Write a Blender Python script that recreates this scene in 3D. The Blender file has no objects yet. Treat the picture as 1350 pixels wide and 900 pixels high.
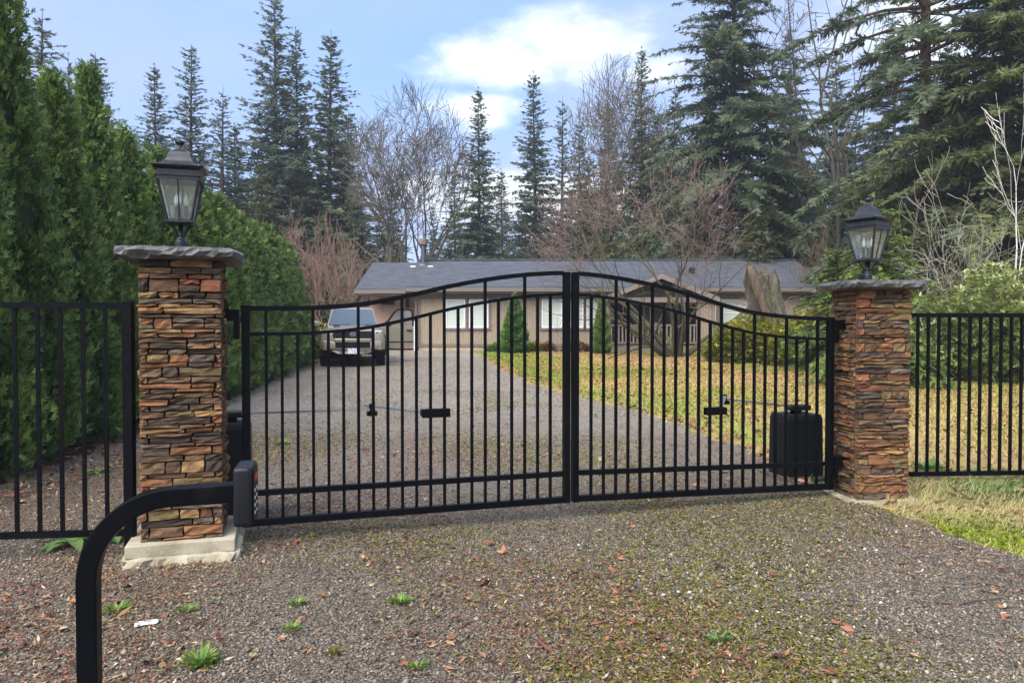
import bpy, bmesh, math, random
import numpy as np
from mathutils import Vector, Matrix
R = math.radians
scene = bpy.context.scene
COL = scene.collection

# ------------------------------------------------------------ camera, sky, sun, exposure
CAM_H = 1.38
cam_d = bpy.data.cameras.new('camera')
cam_d.sensor_width = 36.0
cam_d.lens = 26.67
cam_d.clip_start = 0.05
cam_d.clip_end = 2000
cam = bpy.data.objects.new('camera', cam_d)
COL.objects.link(cam)
cam.location = (0, 0, CAM_H)
cam.rotation_euler = (R(90 - 1.15), 0, 0)
scene.camera = cam

SUN_EL, SUN_AZ = 48, -150         # soft sun behind thin cloud, behind and left of the camera
world = bpy.data.worlds.new('World')
scene.world = world
world.use_nodes = True
def build_world():
    nt = world.node_tree
    N, L = nt.nodes, nt.links
    N.clear()
    out = N.new('ShaderNodeOutputWorld')
    bg = N.new('ShaderNodeBackground')
    bg.inputs['Strength'].default_value = 0.07
    L.new(bg.outputs[0], out.inputs[0])
    sky = N.new('ShaderNodeTexSky')
    sky.sky_type = 'NISHITA'
    sky.sun_disc = False
    sky.sun_elevation = R(SUN_EL)
    sky.sun_rotation = R(SUN_AZ)
    sky.air_density = 1.0
    sky.dust_density = 1.0
    tc = N.new('ShaderNodeTexCoord')
    sep = N.new('ShaderNodeSeparateXYZ')
    L.new(tc.outputs['Generated'], sep.inputs[0])
    def math_(op, a, b=None, clamp=False):
        m = N.new('ShaderNodeMath'); m.operation = op; m.use_clamp = clamp
        for i, v in enumerate((a, b)):
            if v is None: continue
            if isinstance(v, (int, float)): m.inputs[i].default_value = v
            else: L.new(v, m.inputs[i])
        return m.outputs[0]
    # the cloud deck as a flat layer seen from below
    zz = math_('ADD', math_('MAXIMUM', sep.outputs[2], 0.0), 0.22)
    cmb = N.new('ShaderNodeCombineXYZ')
    L.new(math_('DIVIDE', sep.outputs[0], zz), cmb.inputs[0])
    L.new(math_('DIVIDE', sep.outputs[1], zz), cmb.inputs[1])
    def noise(scale, detail, rough, off, src=None):
        mp = N.new('ShaderNodeMapping'); mp.inputs['Location'].default_value = off
        L.new(src or cmb.outputs[0], mp.inputs['Vector'])
        t = N.new('ShaderNodeTexNoise')
        t.inputs['Scale'].default_value = scale
        t.inputs['Detail'].default_value = detail
        t.inputs['Roughness'].default_value = rough
        L.new(mp.outputs[0], t.inputs['Vector'])
        return t.outputs['Fac']
    def ramp(fac, a, b):
        m = N.new('ShaderNodeMapRange'); m.interpolation_type = 'SMOOTHSTEP'
        L.new(fac, m.inputs['Value'])
        m.inputs['From Min'].default_value = a; m.inputs['From Max'].default_value = b
        return m.outputs[0]
    def mix(fac, a, b):
        m = N.new('ShaderNodeMix'); m.data_type = 'RGBA'
        L.new(fac, m.inputs['Factor'])
        for s, v in ((6, a), (7, b)):
            if isinstance(v, tuple): m.inputs[s].default_value = (*v, 1)
            else: L.new(v, m.inputs[s])
        return m.outputs[2]
    # clear air
    hs = N.new('ShaderNodeHueSaturation'); hs.inputs['Saturation'].default_value = 1.0; hs.inputs['Value'].default_value = 1.5
    L.new(sky.outputs[0], hs.inputs['Color'])
    air = mix(math_('MULTIPLY', 1.0, 0.55), hs.outputs[0], (2.5, 4.8, 9.8))
    # thin lavender deck with wide breaks
    deck = ramp(noise(0.75, 6, .55, (1.7, .4, 0)), .24, .56)
    c1 = mix(math_('MULTIPLY', deck, .85), air, (4.0, 4.9, 7.4))
    # warped directions of the white cumulus bank in view, carried on by the same noise elsewhere
    wob = noise(2.6, 7, .6, (3.1, 1.2, .5))
    wob2 = noise(6.0, 5, .6, (.3, 7.2, .5))
    def bank(az, el, ra, re_):
        a = math_('ARCTAN2', sep.outputs[0], sep.outputs[1])
        e = math_('ARCSINE', sep.outputs[2])
        da = math_('DIVIDE', math_('SUBTRACT', a, R(az)), R(ra))
        de = math_('DIVIDE', math_('SUBTRACT', e, R(el)), R(re_))
        d = math_('SQRT', math_('ADD', math_('MULTIPLY', da, da), math_('MULTIPLY', de, de)))
        return math_('SUBTRACT', 1.0, d)
    b = bank(6.0, 20.2, 9.5, 3.3)
    for a4 in ((-1.0, 19.0, 7.5, 2.6), (-3.0, 15.8, 5.5, 1.9), (11, 18.3, 5, 2.2), (28, 19, 7, 5), (2.0, 9.5, 16, 3.0), (-60, 17, 14, 5), (75, 24, 16, 5), (150, 25, 30, 8), (-120, 30, 30, 8)):
        b = math_('MAXIMUM', b, bank(*a4))
    w = math_('ADD', b, math_('ADD', math_('MULTIPLY', math_('SUBTRACT', wob, .5), 2.2), math_('MULTIPLY', math_('SUBTRACT', wob2, .5), 1.3)))
    white = ramp(w, .12, 1.0)
    c2 = mix(white, c1, (8.6, 9.1, 9.6))
    # pale air low down
    low = ramp(sep.outputs[2], .16, .0)
    c3 = mix(math_('MULTIPLY', low, .45), c2, (6.0, 6.9, 8.6))
    L.new(c3, bg.inputs['Color'])
build_world()

sun_d = bpy.data.lights.new('sun', 'SUN')
sun_d.energy = 3.6
sun_d.angle = R(60)
sun_d.color = (1.0, .965, .91)
sun = bpy.data.objects.new('sun', sun_d)
COL.objects.link(sun)
_az = R(SUN_AZ)
_s = Vector((math.sin(_az) * math.cos(R(SUN_EL)), math.cos(_az) * math.cos(R(SUN_EL)), math.sin(R(SUN_EL))))
sun.rotation_euler = _s.to_track_quat('Z', 'Y').to_euler()

scene.view_settings.view_transform = 'Standard'
scene.view_settings.look = 'None'
scene.view_settings.exposure = 1.1
scene.view_settings.gamma = 1.0
scene.view_settings.use_curve_mapping = False
scene.cycles.max_bounces = 6
scene.cycles.transparent_max_bounces = 12
scene.cycles.use_adaptive_sampling = True

# ------------------------------------------------------------ terrain height
def sstep(a, b, x):
    t = np.clip((x - a) / (b - a), 0, 1)
    return t * t * (3 - 2 * t)
def gz(x, y):
    x = np.asarray(x, float); y = np.asarray(y, float)
    z = .33 * sstep(13, 33, y)
    z = z + .012 * np.sin(x * .9 + 1.3) * np.sin(y * .7) * sstep(2, 9, y)
    z = z + .05 * sstep(3.0, 5.5, x) * (1 - sstep(9, 14, y))
    return z
def gzf(x, y): return float(gz(x, y))
def xw(px, Y): return (px - 675) / 1000 * Y          # sideways metres of a sight line measured at depth Y

# ------------------------------------------------------------ materials
def lin(c):
    c = c / 255
    return c / 12.92 if c <= .04045 else ((c + .055) / 1.055) ** 2.4
def rgb(r, g, b): return (lin(r), lin(g), lin(b))
MATS = {}
class NT:
    def __init__(s, name):
        s.m = bpy.data.materials.new(name); s.m.use_nodes = True
        s.N, s.L = s.m.node_tree.nodes, s.m.node_tree.links
        s.b = s.N['Principled BSDF']
        s.out = s.N['Material Output']
        MATS[name] = s.m
    def coord(s, kind='Object', scale=(1, 1, 1), loc=(0, 0, 0), rot=(0, 0, 0)):
        tc = s.N.new('ShaderNodeTexCoord')
        mp = s.N.new('ShaderNodeMapping')
        mp.inputs['Scale'].default_value = scale
        mp.inputs['Location'].default_value = loc
        mp.inputs['Rotation'].default_value = rot
        s.L.new(tc.outputs[kind], mp.inputs[0])
        return mp.outputs[0]
    def pos(s, scale=(1, 1, 1)):
        g = s.N.new('ShaderNodeNewGeometry')
        mp = s.N.new('ShaderNodeMapping'); mp.inputs['Scale'].default_value = scale
        s.L.new(g.outputs['Position'], mp.inputs[0])
        return mp.outputs[0]
    def noise(s, vec, scale, detail=4, rough=.55, dist=0):
        t = s.N.new('ShaderNodeTexNoise')
        t.inputs['Scale'].default_value = scale; t.inputs['Detail'].default_value = detail
        t.inputs['Roughness'].default_value = rough; t.inputs['Distortion'].default_value = dist
        s.L.new(vec, t.inputs['Vector'])
        return t.outputs['Fac']
    def voro(s, vec, scale, feature='F1', out='Distance', rnd=1):
        t = s.N.new('ShaderNodeTexVoronoi'); t.feature = feature
        t.inputs['Scale'].default_value = scale
        t.inputs['Randomness'].default_value = rnd
        s.L.new(vec, t.inputs['Vector'])
        return t.outputs[out]
    def ramp(s, fac, stops, interp='LINEAR'):
        r = s.N.new('ShaderNodeValToRGB'); r.color_ramp.interpolation = interp
        e = r.color_ramp.elements
        while len(e) < len(stops): e.new(.5)
        for i, (p, c) in enumerate(stops):
            e[i].position = p
            e[i].color = (*c, 1) if len(c) == 3 else c
        s.L.new(fac, r.inputs[0])
        return r.outputs[0]
    def maprange(s, v, a, b, c=0, d=1):
        m = s.N.new('ShaderNodeMapRange'); s.L.new(v, m.inputs[0])
        for i, x in zip((1, 2, 3, 4), (a, b, c, d)): m.inputs[i].default_value = x
        return m.outputs[0]
    def mix(s, fac, a, b, mode='MIX'):
        m = s.N.new('ShaderNodeMix'); m.data_type = 'RGBA'; m.blend_type = mode
        if isinstance(fac, (int, float)): m.inputs[0].default_value = fac
        else: s.L.new(fac, m.inputs[0])
        for k, v in ((6, a), (7, b)):
            if isinstance(v, tuple): m.inputs[k].default_value = (*v, 1)
            else: s.L.new(v, m.inputs[k])
        return m.outputs[2]
    def math(s, op, a, b=None):
        m = s.N.new('ShaderNodeMath'); m.operation = op
        for i, v in enumerate((a, b)):
            if v is None: continue
            if isinstance(v, (int, float)): m.inputs[i].default_value = v
            else: s.L.new(v, m.inputs[i])
        return m.outputs[0]
    def attr(s, name='rnd'):
        a = s.N.new('ShaderNodeAttribute'); a.attribute_name = name
        return a.outputs['Fac']
    def objrnd(s):
        return s.N.new('ShaderNodeObjectInfo').outputs['Random']
    def set(s, color=None, rough=None, metal=None, spec=None, **kw):
        for k, v in (('Base Color', color), ('Roughness', rough), ('Metallic', metal), ('Specular IOR Level', spec)):
            if v is None: continue
            if isinstance(v, tuple): s.b.inputs[k].default_value = (*v, 1)
            elif isinstance(v, (int, float)): s.b.inputs[k].default_value = v
            else: s.L.new(v, s.b.inputs[k])
        for k, v in kw.items(): s.b.inputs[k.replace('_', ' ')].default_value = v
        return s
    def bump(s, h, strength=.5, dist=.01):
        b = s.N.new('ShaderNodeBump')
        b.inputs['Strength'].default_value = strength; b.inputs['Distance'].default_value = dist
        s.L.new(h, b.inputs['Height']); s.L.new(b.outputs[0], s.b.inputs['Normal'])
        return s

def leaf_mat(name, stops, trans=.25, rough=.55, spec=.3, patch=None):
    m = NT(name)
    c = m.ramp(m.attr(), stops)
    v = m.pos()
    n = m.noise(v, .9, 3)
    c = m.mix(m.maprange(n, .35, .65), c, m.mix(1.0, c, patch or (.80, .84, .78), 'MULTIPLY'))
    m.set(c, rough, spec=spec)
    if trans:
        t = m.N.new('ShaderNodeBsdfTranslucent'); m.L.new(c, t.inputs[0])
        mx = m.N.new('ShaderNodeMixShader'); mx.inputs[0].default_value = trans
        m.L.new(m.b.outputs[0], mx.inputs[1]); m.L.new(t.outputs[0], mx.inputs[2])
        m.L.new(mx.outputs[0], m.out.inputs[0])
    return m.m

def bark_mat(name, dark, light, moss=None, scale=6, mossamt=.5):
    m = NT(name)
    v = m.coord('Object', (1, 1, .25))
    n = m.noise(v, scale, 6, .65)
    c = m.ramp(n, [(.3, dark), (.7, light)])
    if moss:
        n2 = m.noise(m.coord('Object', (1, 1, .6)), 1.7, 4)
        c = m.mix(m.maprange(n2, .62 - mossamt * .3, .75 - mossamt * .2), c, moss)
    m.set(c, .9, spec=.15).bump(n, .6, .02)
    return m.m

leaf_mat('thuja_green', [(0, (.045, .085, .026)), (.35, (.105, .175, .045)), (.7, (.20, .285, .070)), (1, (.34, .42, .12))], .35, .5, .35)
leaf_mat('fir_green', [(0, (.075, .100, .060)), (.5, (.135, .170, .100)), (1, (.23, .27, .145))], .4, .6)
leaf_mat('fir_blue', [(0, (.080, .105, .080)), (.5, (.140, .180, .130)), (1, (.24, .285, .195))], .35, .6)
leaf_mat('fir_olive', [(0, (.060, .080, .032)), (.5, (.125, .150, .055)), (1, (.25, .27, .10))], .35, .6)
leaf_mat('fir_thin', [(0, (0.085, 0.094, 0.060)), (.5, (0.144, 0.161, 0.094)), (1, (0.237, 0.237, 0.152))], .1, .7)
leaf_mat('cedar_yellow', [(0, (.06, .10, .022)), (.5, (.13, .19, .035)), (1, (.25, .31, .065))], .3, .5)
leaf_mat('shrub_yellow', [(0, (0.072, 0.090, 0.013)), (.5, (0.192, 0.204, 0.024)), (1, (0.456, 0.372, 0.039))], .3, .5)
leaf_mat('rhodo_leaf', [(0, (0.056, 0.088, 0.024)), (.45, (0.150, 0.194, 0.048)), (1, (0.450, 0.450, 0.156))], .2, .35, .5)
leaf_mat('spruce_bright', [(0, (0.030, 0.090, 0.018)), (.6, (0.075, 0.180, 0.033)), (1, (0.180, 0.330, 0.060))], .2, .5)
leaf_mat('weed_green', [(0, (.10, .18, .04)), (.5, (.19, .31, .06)), (1, (.34, .46, .12))], .35, .5)
leaf_mat('dock_green', [(0, (.06, .13, .035)), (.6, (.13, .24, .06)), (1, (.22, .34, .10))], .3, .4)
leaf_mat('fern_brown', [(0, (.10, .035, .02)), (.5, (.20, .075, .04)), (1, (.30, .13, .07))], .2, .7)
leaf_mat('dry_twig_leaf', [(0, (.08, .05, .04)), (1, (.16, .09, .07))], .1, .8)
bark_mat('fir_bark', (.035, .028, .024), (.09, .075, .06))
bark_mat('fir_bark_red', (.045, .024, .018), (.12, .066, .048), scale=9)
bark_mat('maple_bark', (.04, .034, .024), (.13, .112, .08), (.085, .085, .028), 9)
bark_mat('grey_bark', (.06, .052, .042), (.16, .14, .11), (.11, .11, .04), 7, .3)
bark_mat('pale_bark', (.17, .15, .11), (.42, .38, .30), (.25, .23, .11), 8, .3)
bark_mat('red_twig', (.145, .095, .082), (.26, .185, .16))
bark_mat('brown_twig', (.15, .095, .07), (.32, .21, .16))
bark_mat('grey_twig', (.08, .068, .052), (.18, .155, .12))
bark_mat('stump_wood', (.03, .025, .018), (.15, .13, .098), (.085, .09, .035), 7, .4)
bark_mat('stump_dark', (.02, .016, .012), (.07, .058, .042), (.06, .065, .02), 5, .3)
bark_mat('stump_tan', (.06, .042, .03), (.20, .145, .10), None, 7)

def birch_mat():
    m = NT('birch_bark')
    v = m.coord('Object', (1, 1, 5))
    n = m.noise(v, 3.2, 4, .6)
    c = m.ramp(n, [(.32, (.05, .045, .04)), (.42, (.60, .57, .50)), (.8, (.78, .75, .68))])
    m.set(c, .8)
birch_mat()

def black_metal():
    m = NT('black_metal')
    n = m.noise(m.coord('Object'), 35, 3)
    n2 = m.noise(m.coord('Object'), 4, 4)
    c = m.ramp(n2, [(.3, (.0014, .0018, .0028)), (.75, (.0036, .0042, .0058))])
    c = m.mix(m.maprange(m.noise(m.coord('Object'), 9, 6, .7), .56, .8, 0, .35), c, (.022, .020, .018))
    m.set(c, m.maprange(n, .3, .7, .30, .45), spec=.10).bump(n, .05, .001)
    m = NT('black_plastic')
    n = m.noise(m.coord('Object'), 120, 2)
    m.set((.007, .008, .010), .42, spec=.3).bump(n, .1, .001)
    m = NT('lantern_metal')
    n = m.noise(m.coord('Object'), 26, 5)
    m.set(m.ramp(n, [(.3, (.010, .011, .014)), (.7, (.030, .032, .040))]), .42, metal=.3, spec=.5).bump(n, .12, .002)
    m = NT('galvanised'); m.set((.42, .42, .42), .38, metal=.85)
    m = NT('dark_slot'); m.set((.003, .003, .003), .9)
black_metal()

def stone_mats():
    pal = {'rust': ((.20, .10, .05), (.34, .18, .085), (.13, .065, .04)),
           'ochre': ((.27, .17, .08), (.41, .275, .135), (.17, .10, .05)),
           'umber': ((.12, .075, .045), (.22, .14, .085), (.06, .042, .03)),
           'grey': ((.115, .09, .07), (.20, .165, .13), (.06, .048, .04)),
           'olive': ((.17, .125, .06), (.28, .21, .10), (.08, .062, .035)),
           'brick': ((.21, .09, .05), (.31, .14, .08), (.14, .06, .04)),
           'dark': ((.06, .045, .035), (.11, .08, .06), (.03, .025, .02))}
    for k, (a, b, d) in pal.items():
        m = NT('stone_' + k)
        r = m.objrnd()
        g = m.N.new('ShaderNodeNewGeometry')
        off = m.N.new('ShaderNodeVectorMath'); off.operation = 'ADD'
        cx = m.N.new('ShaderNodeCombineXYZ'); m.L.new(m.math('MULTIPLY', r, 40), cx.inputs[0])
        m.L.new(g.outputs['Position'], off.inputs[0]); m.L.new(cx.outputs[0], off.inputs[1])
        mp = m.N.new('ShaderNodeMapping'); mp.inputs['Scale'].default_value = (1, 1, 2.4)
        m.L.new(off.outputs[0], mp.inputs[0])
        n = m.noise(mp.outputs[0], 9, 6, .65, .6)
        n2 = m.noise(mp.outputs[0], 45, 4, .6)
        c = m.ramp(n, [(.28, d), (.45, a), (.68, b)])
        c = m.mix(m.maprange(n2, .45, .75, 0, .55), c, d)
        tint = m.ramp(r, [(0, (.52, .49, .47)), (.5, (.78, .73, .68)), (1, (.98, .90, .80))])
        c = m.mix(1.0, c, tint, 'MULTIPLY')
        hh = m.mix(.5, n, n2)
        m.set(c, .8, spec=.2).bump(hh, .8, .012)
    m = NT('mortar'); m.set((.018, .015, .013), .95)
    m = NT('cap_stone')
    v = m.coord('Object')
    n = m.noise(v, 7, 7, .65); n2 = m.noise(v, 40, 5)
    c = m.ramp(n, [(.3, (.035, .033, .034)), (.6, (.10, .096, .094)), (.8, (.19, .18, .17))])
    m.set(m.mix(m.maprange(n2, .5, .8, 0, .6), c, (.05, .05, .05)), .5, spec=.4).bump(m.mix(.5, n, n2), .7, .02)
    m = NT('footing_concrete')
    v = m.coord('Object')
    n = m.noise(v, 5, 6, .6); n2 = m.noise(v, 60, 4)
    c = m.ramp(n, [(.25, (.13, .11, .06)), (.5, (.33, .29, .20)), (.75, (.46, .42, .31))])
    m.set(m.mix(m.maprange(n2, .55, .8, 0, .5), c, (.10, .085, .05)), .9).bump(n2, .4, .006)
stone_mats()

def ground_mats():
    # gravel drive with moss, needle litter and wet dark patches
    m = NT('gravel')
    v = m.pos()
    vc = m.voro(v, 95, out='Color')
    sepc = m.N.new('ShaderNodeSeparateColor'); m.L.new(vc, sepc.inputs[0])
    d = m.voro(v, 95)
    stone = m.ramp(sepc.outputs[0], [(0, (.055, .042, .031)), (.35, (.128, .104, .078)), (.7, (.21, .175, .132)), (.95, (.30, .26, .20)), (1, (.48, .44, .37))])
    stone = m.mix(m.maprange(d, .45, .8), stone, (.022, .018, .015))
    fine = m.noise(v, 140, 4, .7)
    big = m.noise(v, .45, 5, .6)
    mid = m.noise(v, 2.2, 5, .65)
    # moss and needle litter lie in drifts
    moss = m.math('MULTIPLY', m.maprange(m.noise(v, .75, 6, .66), .50, .66), m.maprange(m.noise(v, 22, 4, .7), .42, .6))
    c = m.mix(m.math('MULTIPLY', moss, .6), stone, (.12, .115, .022))
    lit = m.math('MULTIPLY', m.maprange(big, .42, .62), m.maprange(m.noise(v, 34, 5, .75), .46, .6))
    c = m.mix(m.math('MULTIPLY', lit, .85), c, m.ramp(fine, [(.3, (.055, .024, .015)), (.7, (.18, .078, .042))]))
    c = m.mix(m.maprange(mid, .35, .7, .0, .5), c, m.mix(1.0, c, (.55, .50, .47), 'MULTIPLY'))
    # the middle of the drive beyond the gate is cleaner and paler
    sx = m.N.new('ShaderNodeSeparateXYZ'); g = m.N.new('ShaderNodeNewGeometry'); m.L.new(g.outputs['Position'], sx.inputs[0])
    far = m.maprange(sx.outputs[1], 5.5, 13)
    trk = m.noise(m.pos((1.6, .22, 1)), 1.0, 4, .6)
    farc = m.mix(m.maprange(m.noise(v, 11, 6, .8), .36, .64), m.mix(mid, (.10, .078, .058), (.20, .162, .122)), m.mix(m.noise(v, 30, 4, .8), (.24, .20, .155), (.46, .40, .32)))
    farc = m.mix(m.maprange(trk, .42, .60, 0, .55), farc, m.mix(1.0, farc, (1.35, 1.32, 1.28), 'MULTIPLY'))
    farc = m.mix(m.math('MULTIPLY', m.maprange(big, .52, .66), m.maprange(m.noise(v, 7, 5, .8), .46, .6)), farc, (.15, .135, .045))
    farc = m.mix(m.math('MULTIPLY', m.maprange(m.noise(v, .6, 4), .5, .62), m.maprange(m.noise(v, 14, 5, .8), .52, .62)), farc, (.14, .065, .04))
    c = m.mix(m.math('MULTIPLY', far, .85), c, farc)
    h = m.mix(.4, m.math('SUBTRACT', 1.0, d), fine)
    m.set(c, m.maprange(mid, .3, .7, .38, .75), spec=.4).bump(h, .9, .012)
    # lawn
    m = NT('lawn_turf')
    v = m.pos()
    n = m.noise(v, .38, 5, .62); n2 = m.noise(v, 3.0, 5, .7); f = m.noise(v, 60, 4, .7)
    c = m.ramp(n, [(.34, (.26, .26, .055)), (.46, (.42, .33, .12)), (.58, (.48, .35, .16)), (.7, (.36, .28, .10))])
    c = m.mix(m.maprange(n2, .50, .68, 0, .7), c, (.20, .10, .055))
    c = m.mix(m.maprange(f, .35, .7, 0, .5), c, (.09, .08, .03))
    m.set(c, .9, spec=.1).bump(f, .8, .02)
    # leaf-strewn soil and forest floor
    m = NT('forest_soil')
    v = m.pos()
    n = m.noise(v, 1.2, 5, .6); f = m.noise(v, 40, 5, .75)
    c = m.ramp(f, [(.3, (.03, .02, .014)), (.5, (.085, .05, .032)), (.7, (.17, .095, .06))])
    c = m.mix(m.maprange(n, .5, .7, 0, .6), c, (.075, .07, .022))
    m.set(c, .9, spec=.15).bump(f, .9, .02)
    # loose stones, litter, blades
    m = NT('stones')
    m.set(m.ramp(m.attr(), [(0, (.050, .037, .026)), (.3, (.118, .093, .066)), (.6, (.195, .158, .113)), (.86, (.28, .232, .168)), (.97, (.35, .30, .225)), (1, (.54, .50, .42))]), .55, spec=.4)
    m = NT('litter')
    m.set(m.ramp(m.attr(), [(0, (.045, .022, .016)), (.25, (.12, .05, .032)), (.5, (.24, .095, .05)), (.68, (.32, .135, .07)), (.82, (.17, .13, .05)), (.93, (.28, .20, .10)), (1, (.42, .34, .24))]), .6, spec=.3)
    leaf_mat('moss', [(0, (.10, .10, .018)), (.5, (.18, .175, .028)), (1, (.28, .27, .04))], .25, .8, .1)
    leaf_mat('grass_lawn', [(0, (.56, .38, .19)), (.35, (.55, .41, .18)), (.6, (.44, .36, .11)), (.8, (.27, .32, .06)), (1, (.30, .40, .07))], .25, .8, .1)
    leaf_mat('grass_long', [(0, (.60, .48, .27)), (.4, (.52, .46, .22)), (.65, (.27, .33, .12)), (1, (.15, .26, .08))], .3, .7, .15)
    leaf_mat('moss_bright', [(0, (.24, .26, .045)), (.5, (.30, .38, .035)), (1, (.40, .50, .05))], .3, .7, .15)
    m = NT('dead_leaf')
    n = m.noise(m.coord('Object'), 30, 4)
    m.set(m.mix(n, m.ramp(m.objrnd(), [(0, (.07, .03, .02)), (.4, (.20, .075, .04)), (.7, (.36, .15, .07)), (1, (.30, .20, .11))]), (.10, .045, .03)), .55, spec=.3)
    m = NT('orange_leaf'); m.set((.48, .20, .07), .6)
    m = NT('pink_leaf'); n = m.noise(m.coord('Object'), 18, 3); m.set(m.ramp(n, [(.3, (.30, .12, .075)), (.7, (.50, .22, .14))]), .55)
    m = NT('stick'); n = m.noise(m.coord('Object'), 40, 4); m.set(m.ramp(n, [(.3, (.05, .03, .022)), (.7, (.14, .085, .06))]), .8)
    m = NT('white_scrap'); n = m.noise(m.coord('Object'), 40, 4); m.set(m.ramp(n, [(.35, (.35, .35, .37)), (.6, (.80, .80, .82))]), .7)
ground_mats()

def house_mats():
    m = NT('siding')
    v = m.coord('Object')
    w = m.N.new('ShaderNodeTexWave'); w.wave_type = 'BANDS'; w.bands_direction = 'X'; w.wave_profile = 'SAW'
    w.inputs['Scale'].default_value = .5 / .11 * .628 / 1.0; w.inputs['Distortion'].default_value = 0
    m.L.new(v, w.inputs[0])
    groove = m.maprange(w.outputs['Fac'], .0, .14)
    n = m.noise(m.coord('Object', (6, 6, .7)), 3, 5, .6)
    c = m.ramp(n, [(.3, (.25, .20, .14)), (.7, (.34, .275, .20))])
    c = m.mix(groove, (.10, .07, .055), c)
    m.set(c, .8, spec=.2).bump(groove, .5, .01)
    m = NT('siding_peach'); n = m.noise(m.coord('Object', (1, 1, .3)), 5, 4); m.set(m.ramp(n, [(.3, (.36, .235, .16)), (.7, (.46, .31, .22))]), .8)
    m = NT('trim_brown'); n = m.noise(m.coord('Object'), 8, 4); m.set(m.ramp(n, [(.3, (.13, .10, .085)), (.7, (.20, .155, .13))]), .75)
    m = NT('fascia'); m.set((.14, .118, .10), .7)
    m = NT('porch_wood'); n = m.noise(m.coord('Object'), 6, 4); m.set(m.ramp(n, [(.3, (.16, .125, .10)), (.7, (.25, .20, .165))]), .8)
    m = NT('foundation'); n = m.noise(m.coord('Object'), 4, 4); m.set(m.ramp(n, [(.3, (.30, .25, .17)), (.7, (.44, .38, .27))]), .9)
    m = NT('white_vinyl'); m.set((.72, .73, .71), .45)
    m = NT('blind'); v = m.coord('Object'); w = m.N.new('ShaderNodeTexWave'); w.bands_direction = 'Z'; w.inputs['Scale'].default_value = 6; m.L.new(v, w.inputs[0])
    m.set(m.mix(w.outputs['Fac'], (.42, .47, .40), (.60, .64, .57)), .12, spec=.7)
    m = NT('roof_shingle')
    v = m.coord('Object')
    br = m.N.new('ShaderNodeTexBrick'); m.L.new(v, br.inputs[0])
    br.inputs['Scale'].default_value = 1.0; br.inputs['Brick Width'].default_value = .34; br.inputs['Row Height'].default_value = .15
    br.inputs['Mortar Size'].default_value = .010; br.inputs['Bias'].default_value = -.1
    br.inputs['Color1'].default_value = (.045, .049, .058, 1); br.inputs['Color2'].default_value = (.09, .096, .112, 1); br.inputs['Mortar'].default_value = (.045, .05, .065, 1)
    n = m.noise(m.coord('Object', (1, 2, 1)), 1.6, 5); f = m.noise(v, 30, 4)
    c = m.mix(m.maprange(n, .35, .7, 0, .45), br.outputs[0], (.098, .104, .122))
    c = m.mix(m.maprange(f, .4, .7, 0, .35), c, (.05, .055, .07))
    m.set(c, .75, spec=.35).bump(br.outputs['Fac'], -.4, .01)
    m = NT('stove_pipe'); n = m.noise(m.coord('Object'), 8, 4); m.set(m.ramp(n, [(.3, (.07, .07, .08)), (.7, (.13, .13, .15))]), .45, metal=.6)
    m = NT('pipe_cap'); n = m.noise(m.coord('Object'), 12, 4); m.set(m.ramp(n, [(.3, (.13, .085, .06)), (.7, (.28, .21, .16))]), .6, metal=.3)
    m = NT('window_glass'); m.set((.04, .05, .05), .06, spec=.6)
    m = NT('porch_recess_shade'); m.set((.05, .042, .036), .9)  # shade of the porch recess put into the wall colour
    m = NT('clear_glass')
    tr = m.N.new('ShaderNodeBsdfTransparent'); tr.inputs[0].default_value = (.985, .995, .985, 1)
    gl = m.N.new('ShaderNodeBsdfGlossy'); gl.inputs['Roughness'].default_value = .05; gl.inputs[0].default_value = (.9, .95, .93, 1)
    mx = m.N.new('ShaderNodeMixShader'); mx.inputs[0].default_value = .12
    m.L.new(tr.outputs[0], mx.inputs[1]); m.L.new(gl.outputs[0], mx.inputs[2])
    df = m.N.new('ShaderNodeBsdfTranslucent'); df.inputs[0].default_value = (.80, .84, .80, 1)
    m2 = m.N.new('ShaderNodeMixShader'); m.L.new(m.maprange(m.noise(m.coord('Object'), 30, 4), .35, .7, .09, .13), m2.inputs[0])
    m.L.new(mx.outputs[0], m2.inputs[1]); m.L.new(df.outputs[0], m2.inputs[2]); m.L.new(m2.outputs[0], m.out.inputs[0])
    m = NT('car_glass'); m.set((.10, .13, .16), .04, metal=.30, spec=.9)
    m = NT('car_paint')
    n = m.noise(m.coord('Object'), 300, 2)
    m.set(m.mix(n, (.28, .245, .175), (.34, .30, .22)), .34, metal=.35); m.b.inputs['Coat Weight'].default_value = .8; m.b.inputs['Coat Roughness'].default_value = .06
    m = NT('car_black'); m.set((.005, .005, .006), .6, spec=.2)
    m = NT('rubber'); n = m.noise(m.coord('Object'), 20, 3); m.set(m.ramp(n, [(.3, (.006, .006, .006)), (.7, (.014, .013, .012))]), .9, spec=.15)
    m = NT('chrome'); m.set((.55, .55, .55), .2, metal=1)
    m = NT('rim_metal'); m.set((.05, .05, .05), .4, metal=.8)
    m = NT('headlight_glass'); m.set((.88, .87, .80), .18)
    m = NT('plate_white'); n = m.noise(m.coord('Object', (30, 1, 12)), 1, 2); m.set(m.ramp(n, [(.45, (.75, .76, .78)), (.55, (.30, .33, .45))], 'CONSTANT'), .5)
    m = NT('keypad_red'); m.set((.55, .05, .035), .5)
    m = NT('keypad_white'); m.set((.75, .75, .72), .5)
    m = NT('lamp_white'); m.set((.78, .78, .74), .4)
    m = NT('grey_cabinet'); m.set((.20, .20, .21), .6)
house_mats()

# ------------------------------------------------------------ mesh helpers
def nz(v):
    v = np.asarray(v, float)
    return v / np.maximum(np.linalg.norm(v, axis=-1, keepdims=True), 1e-9)

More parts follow.
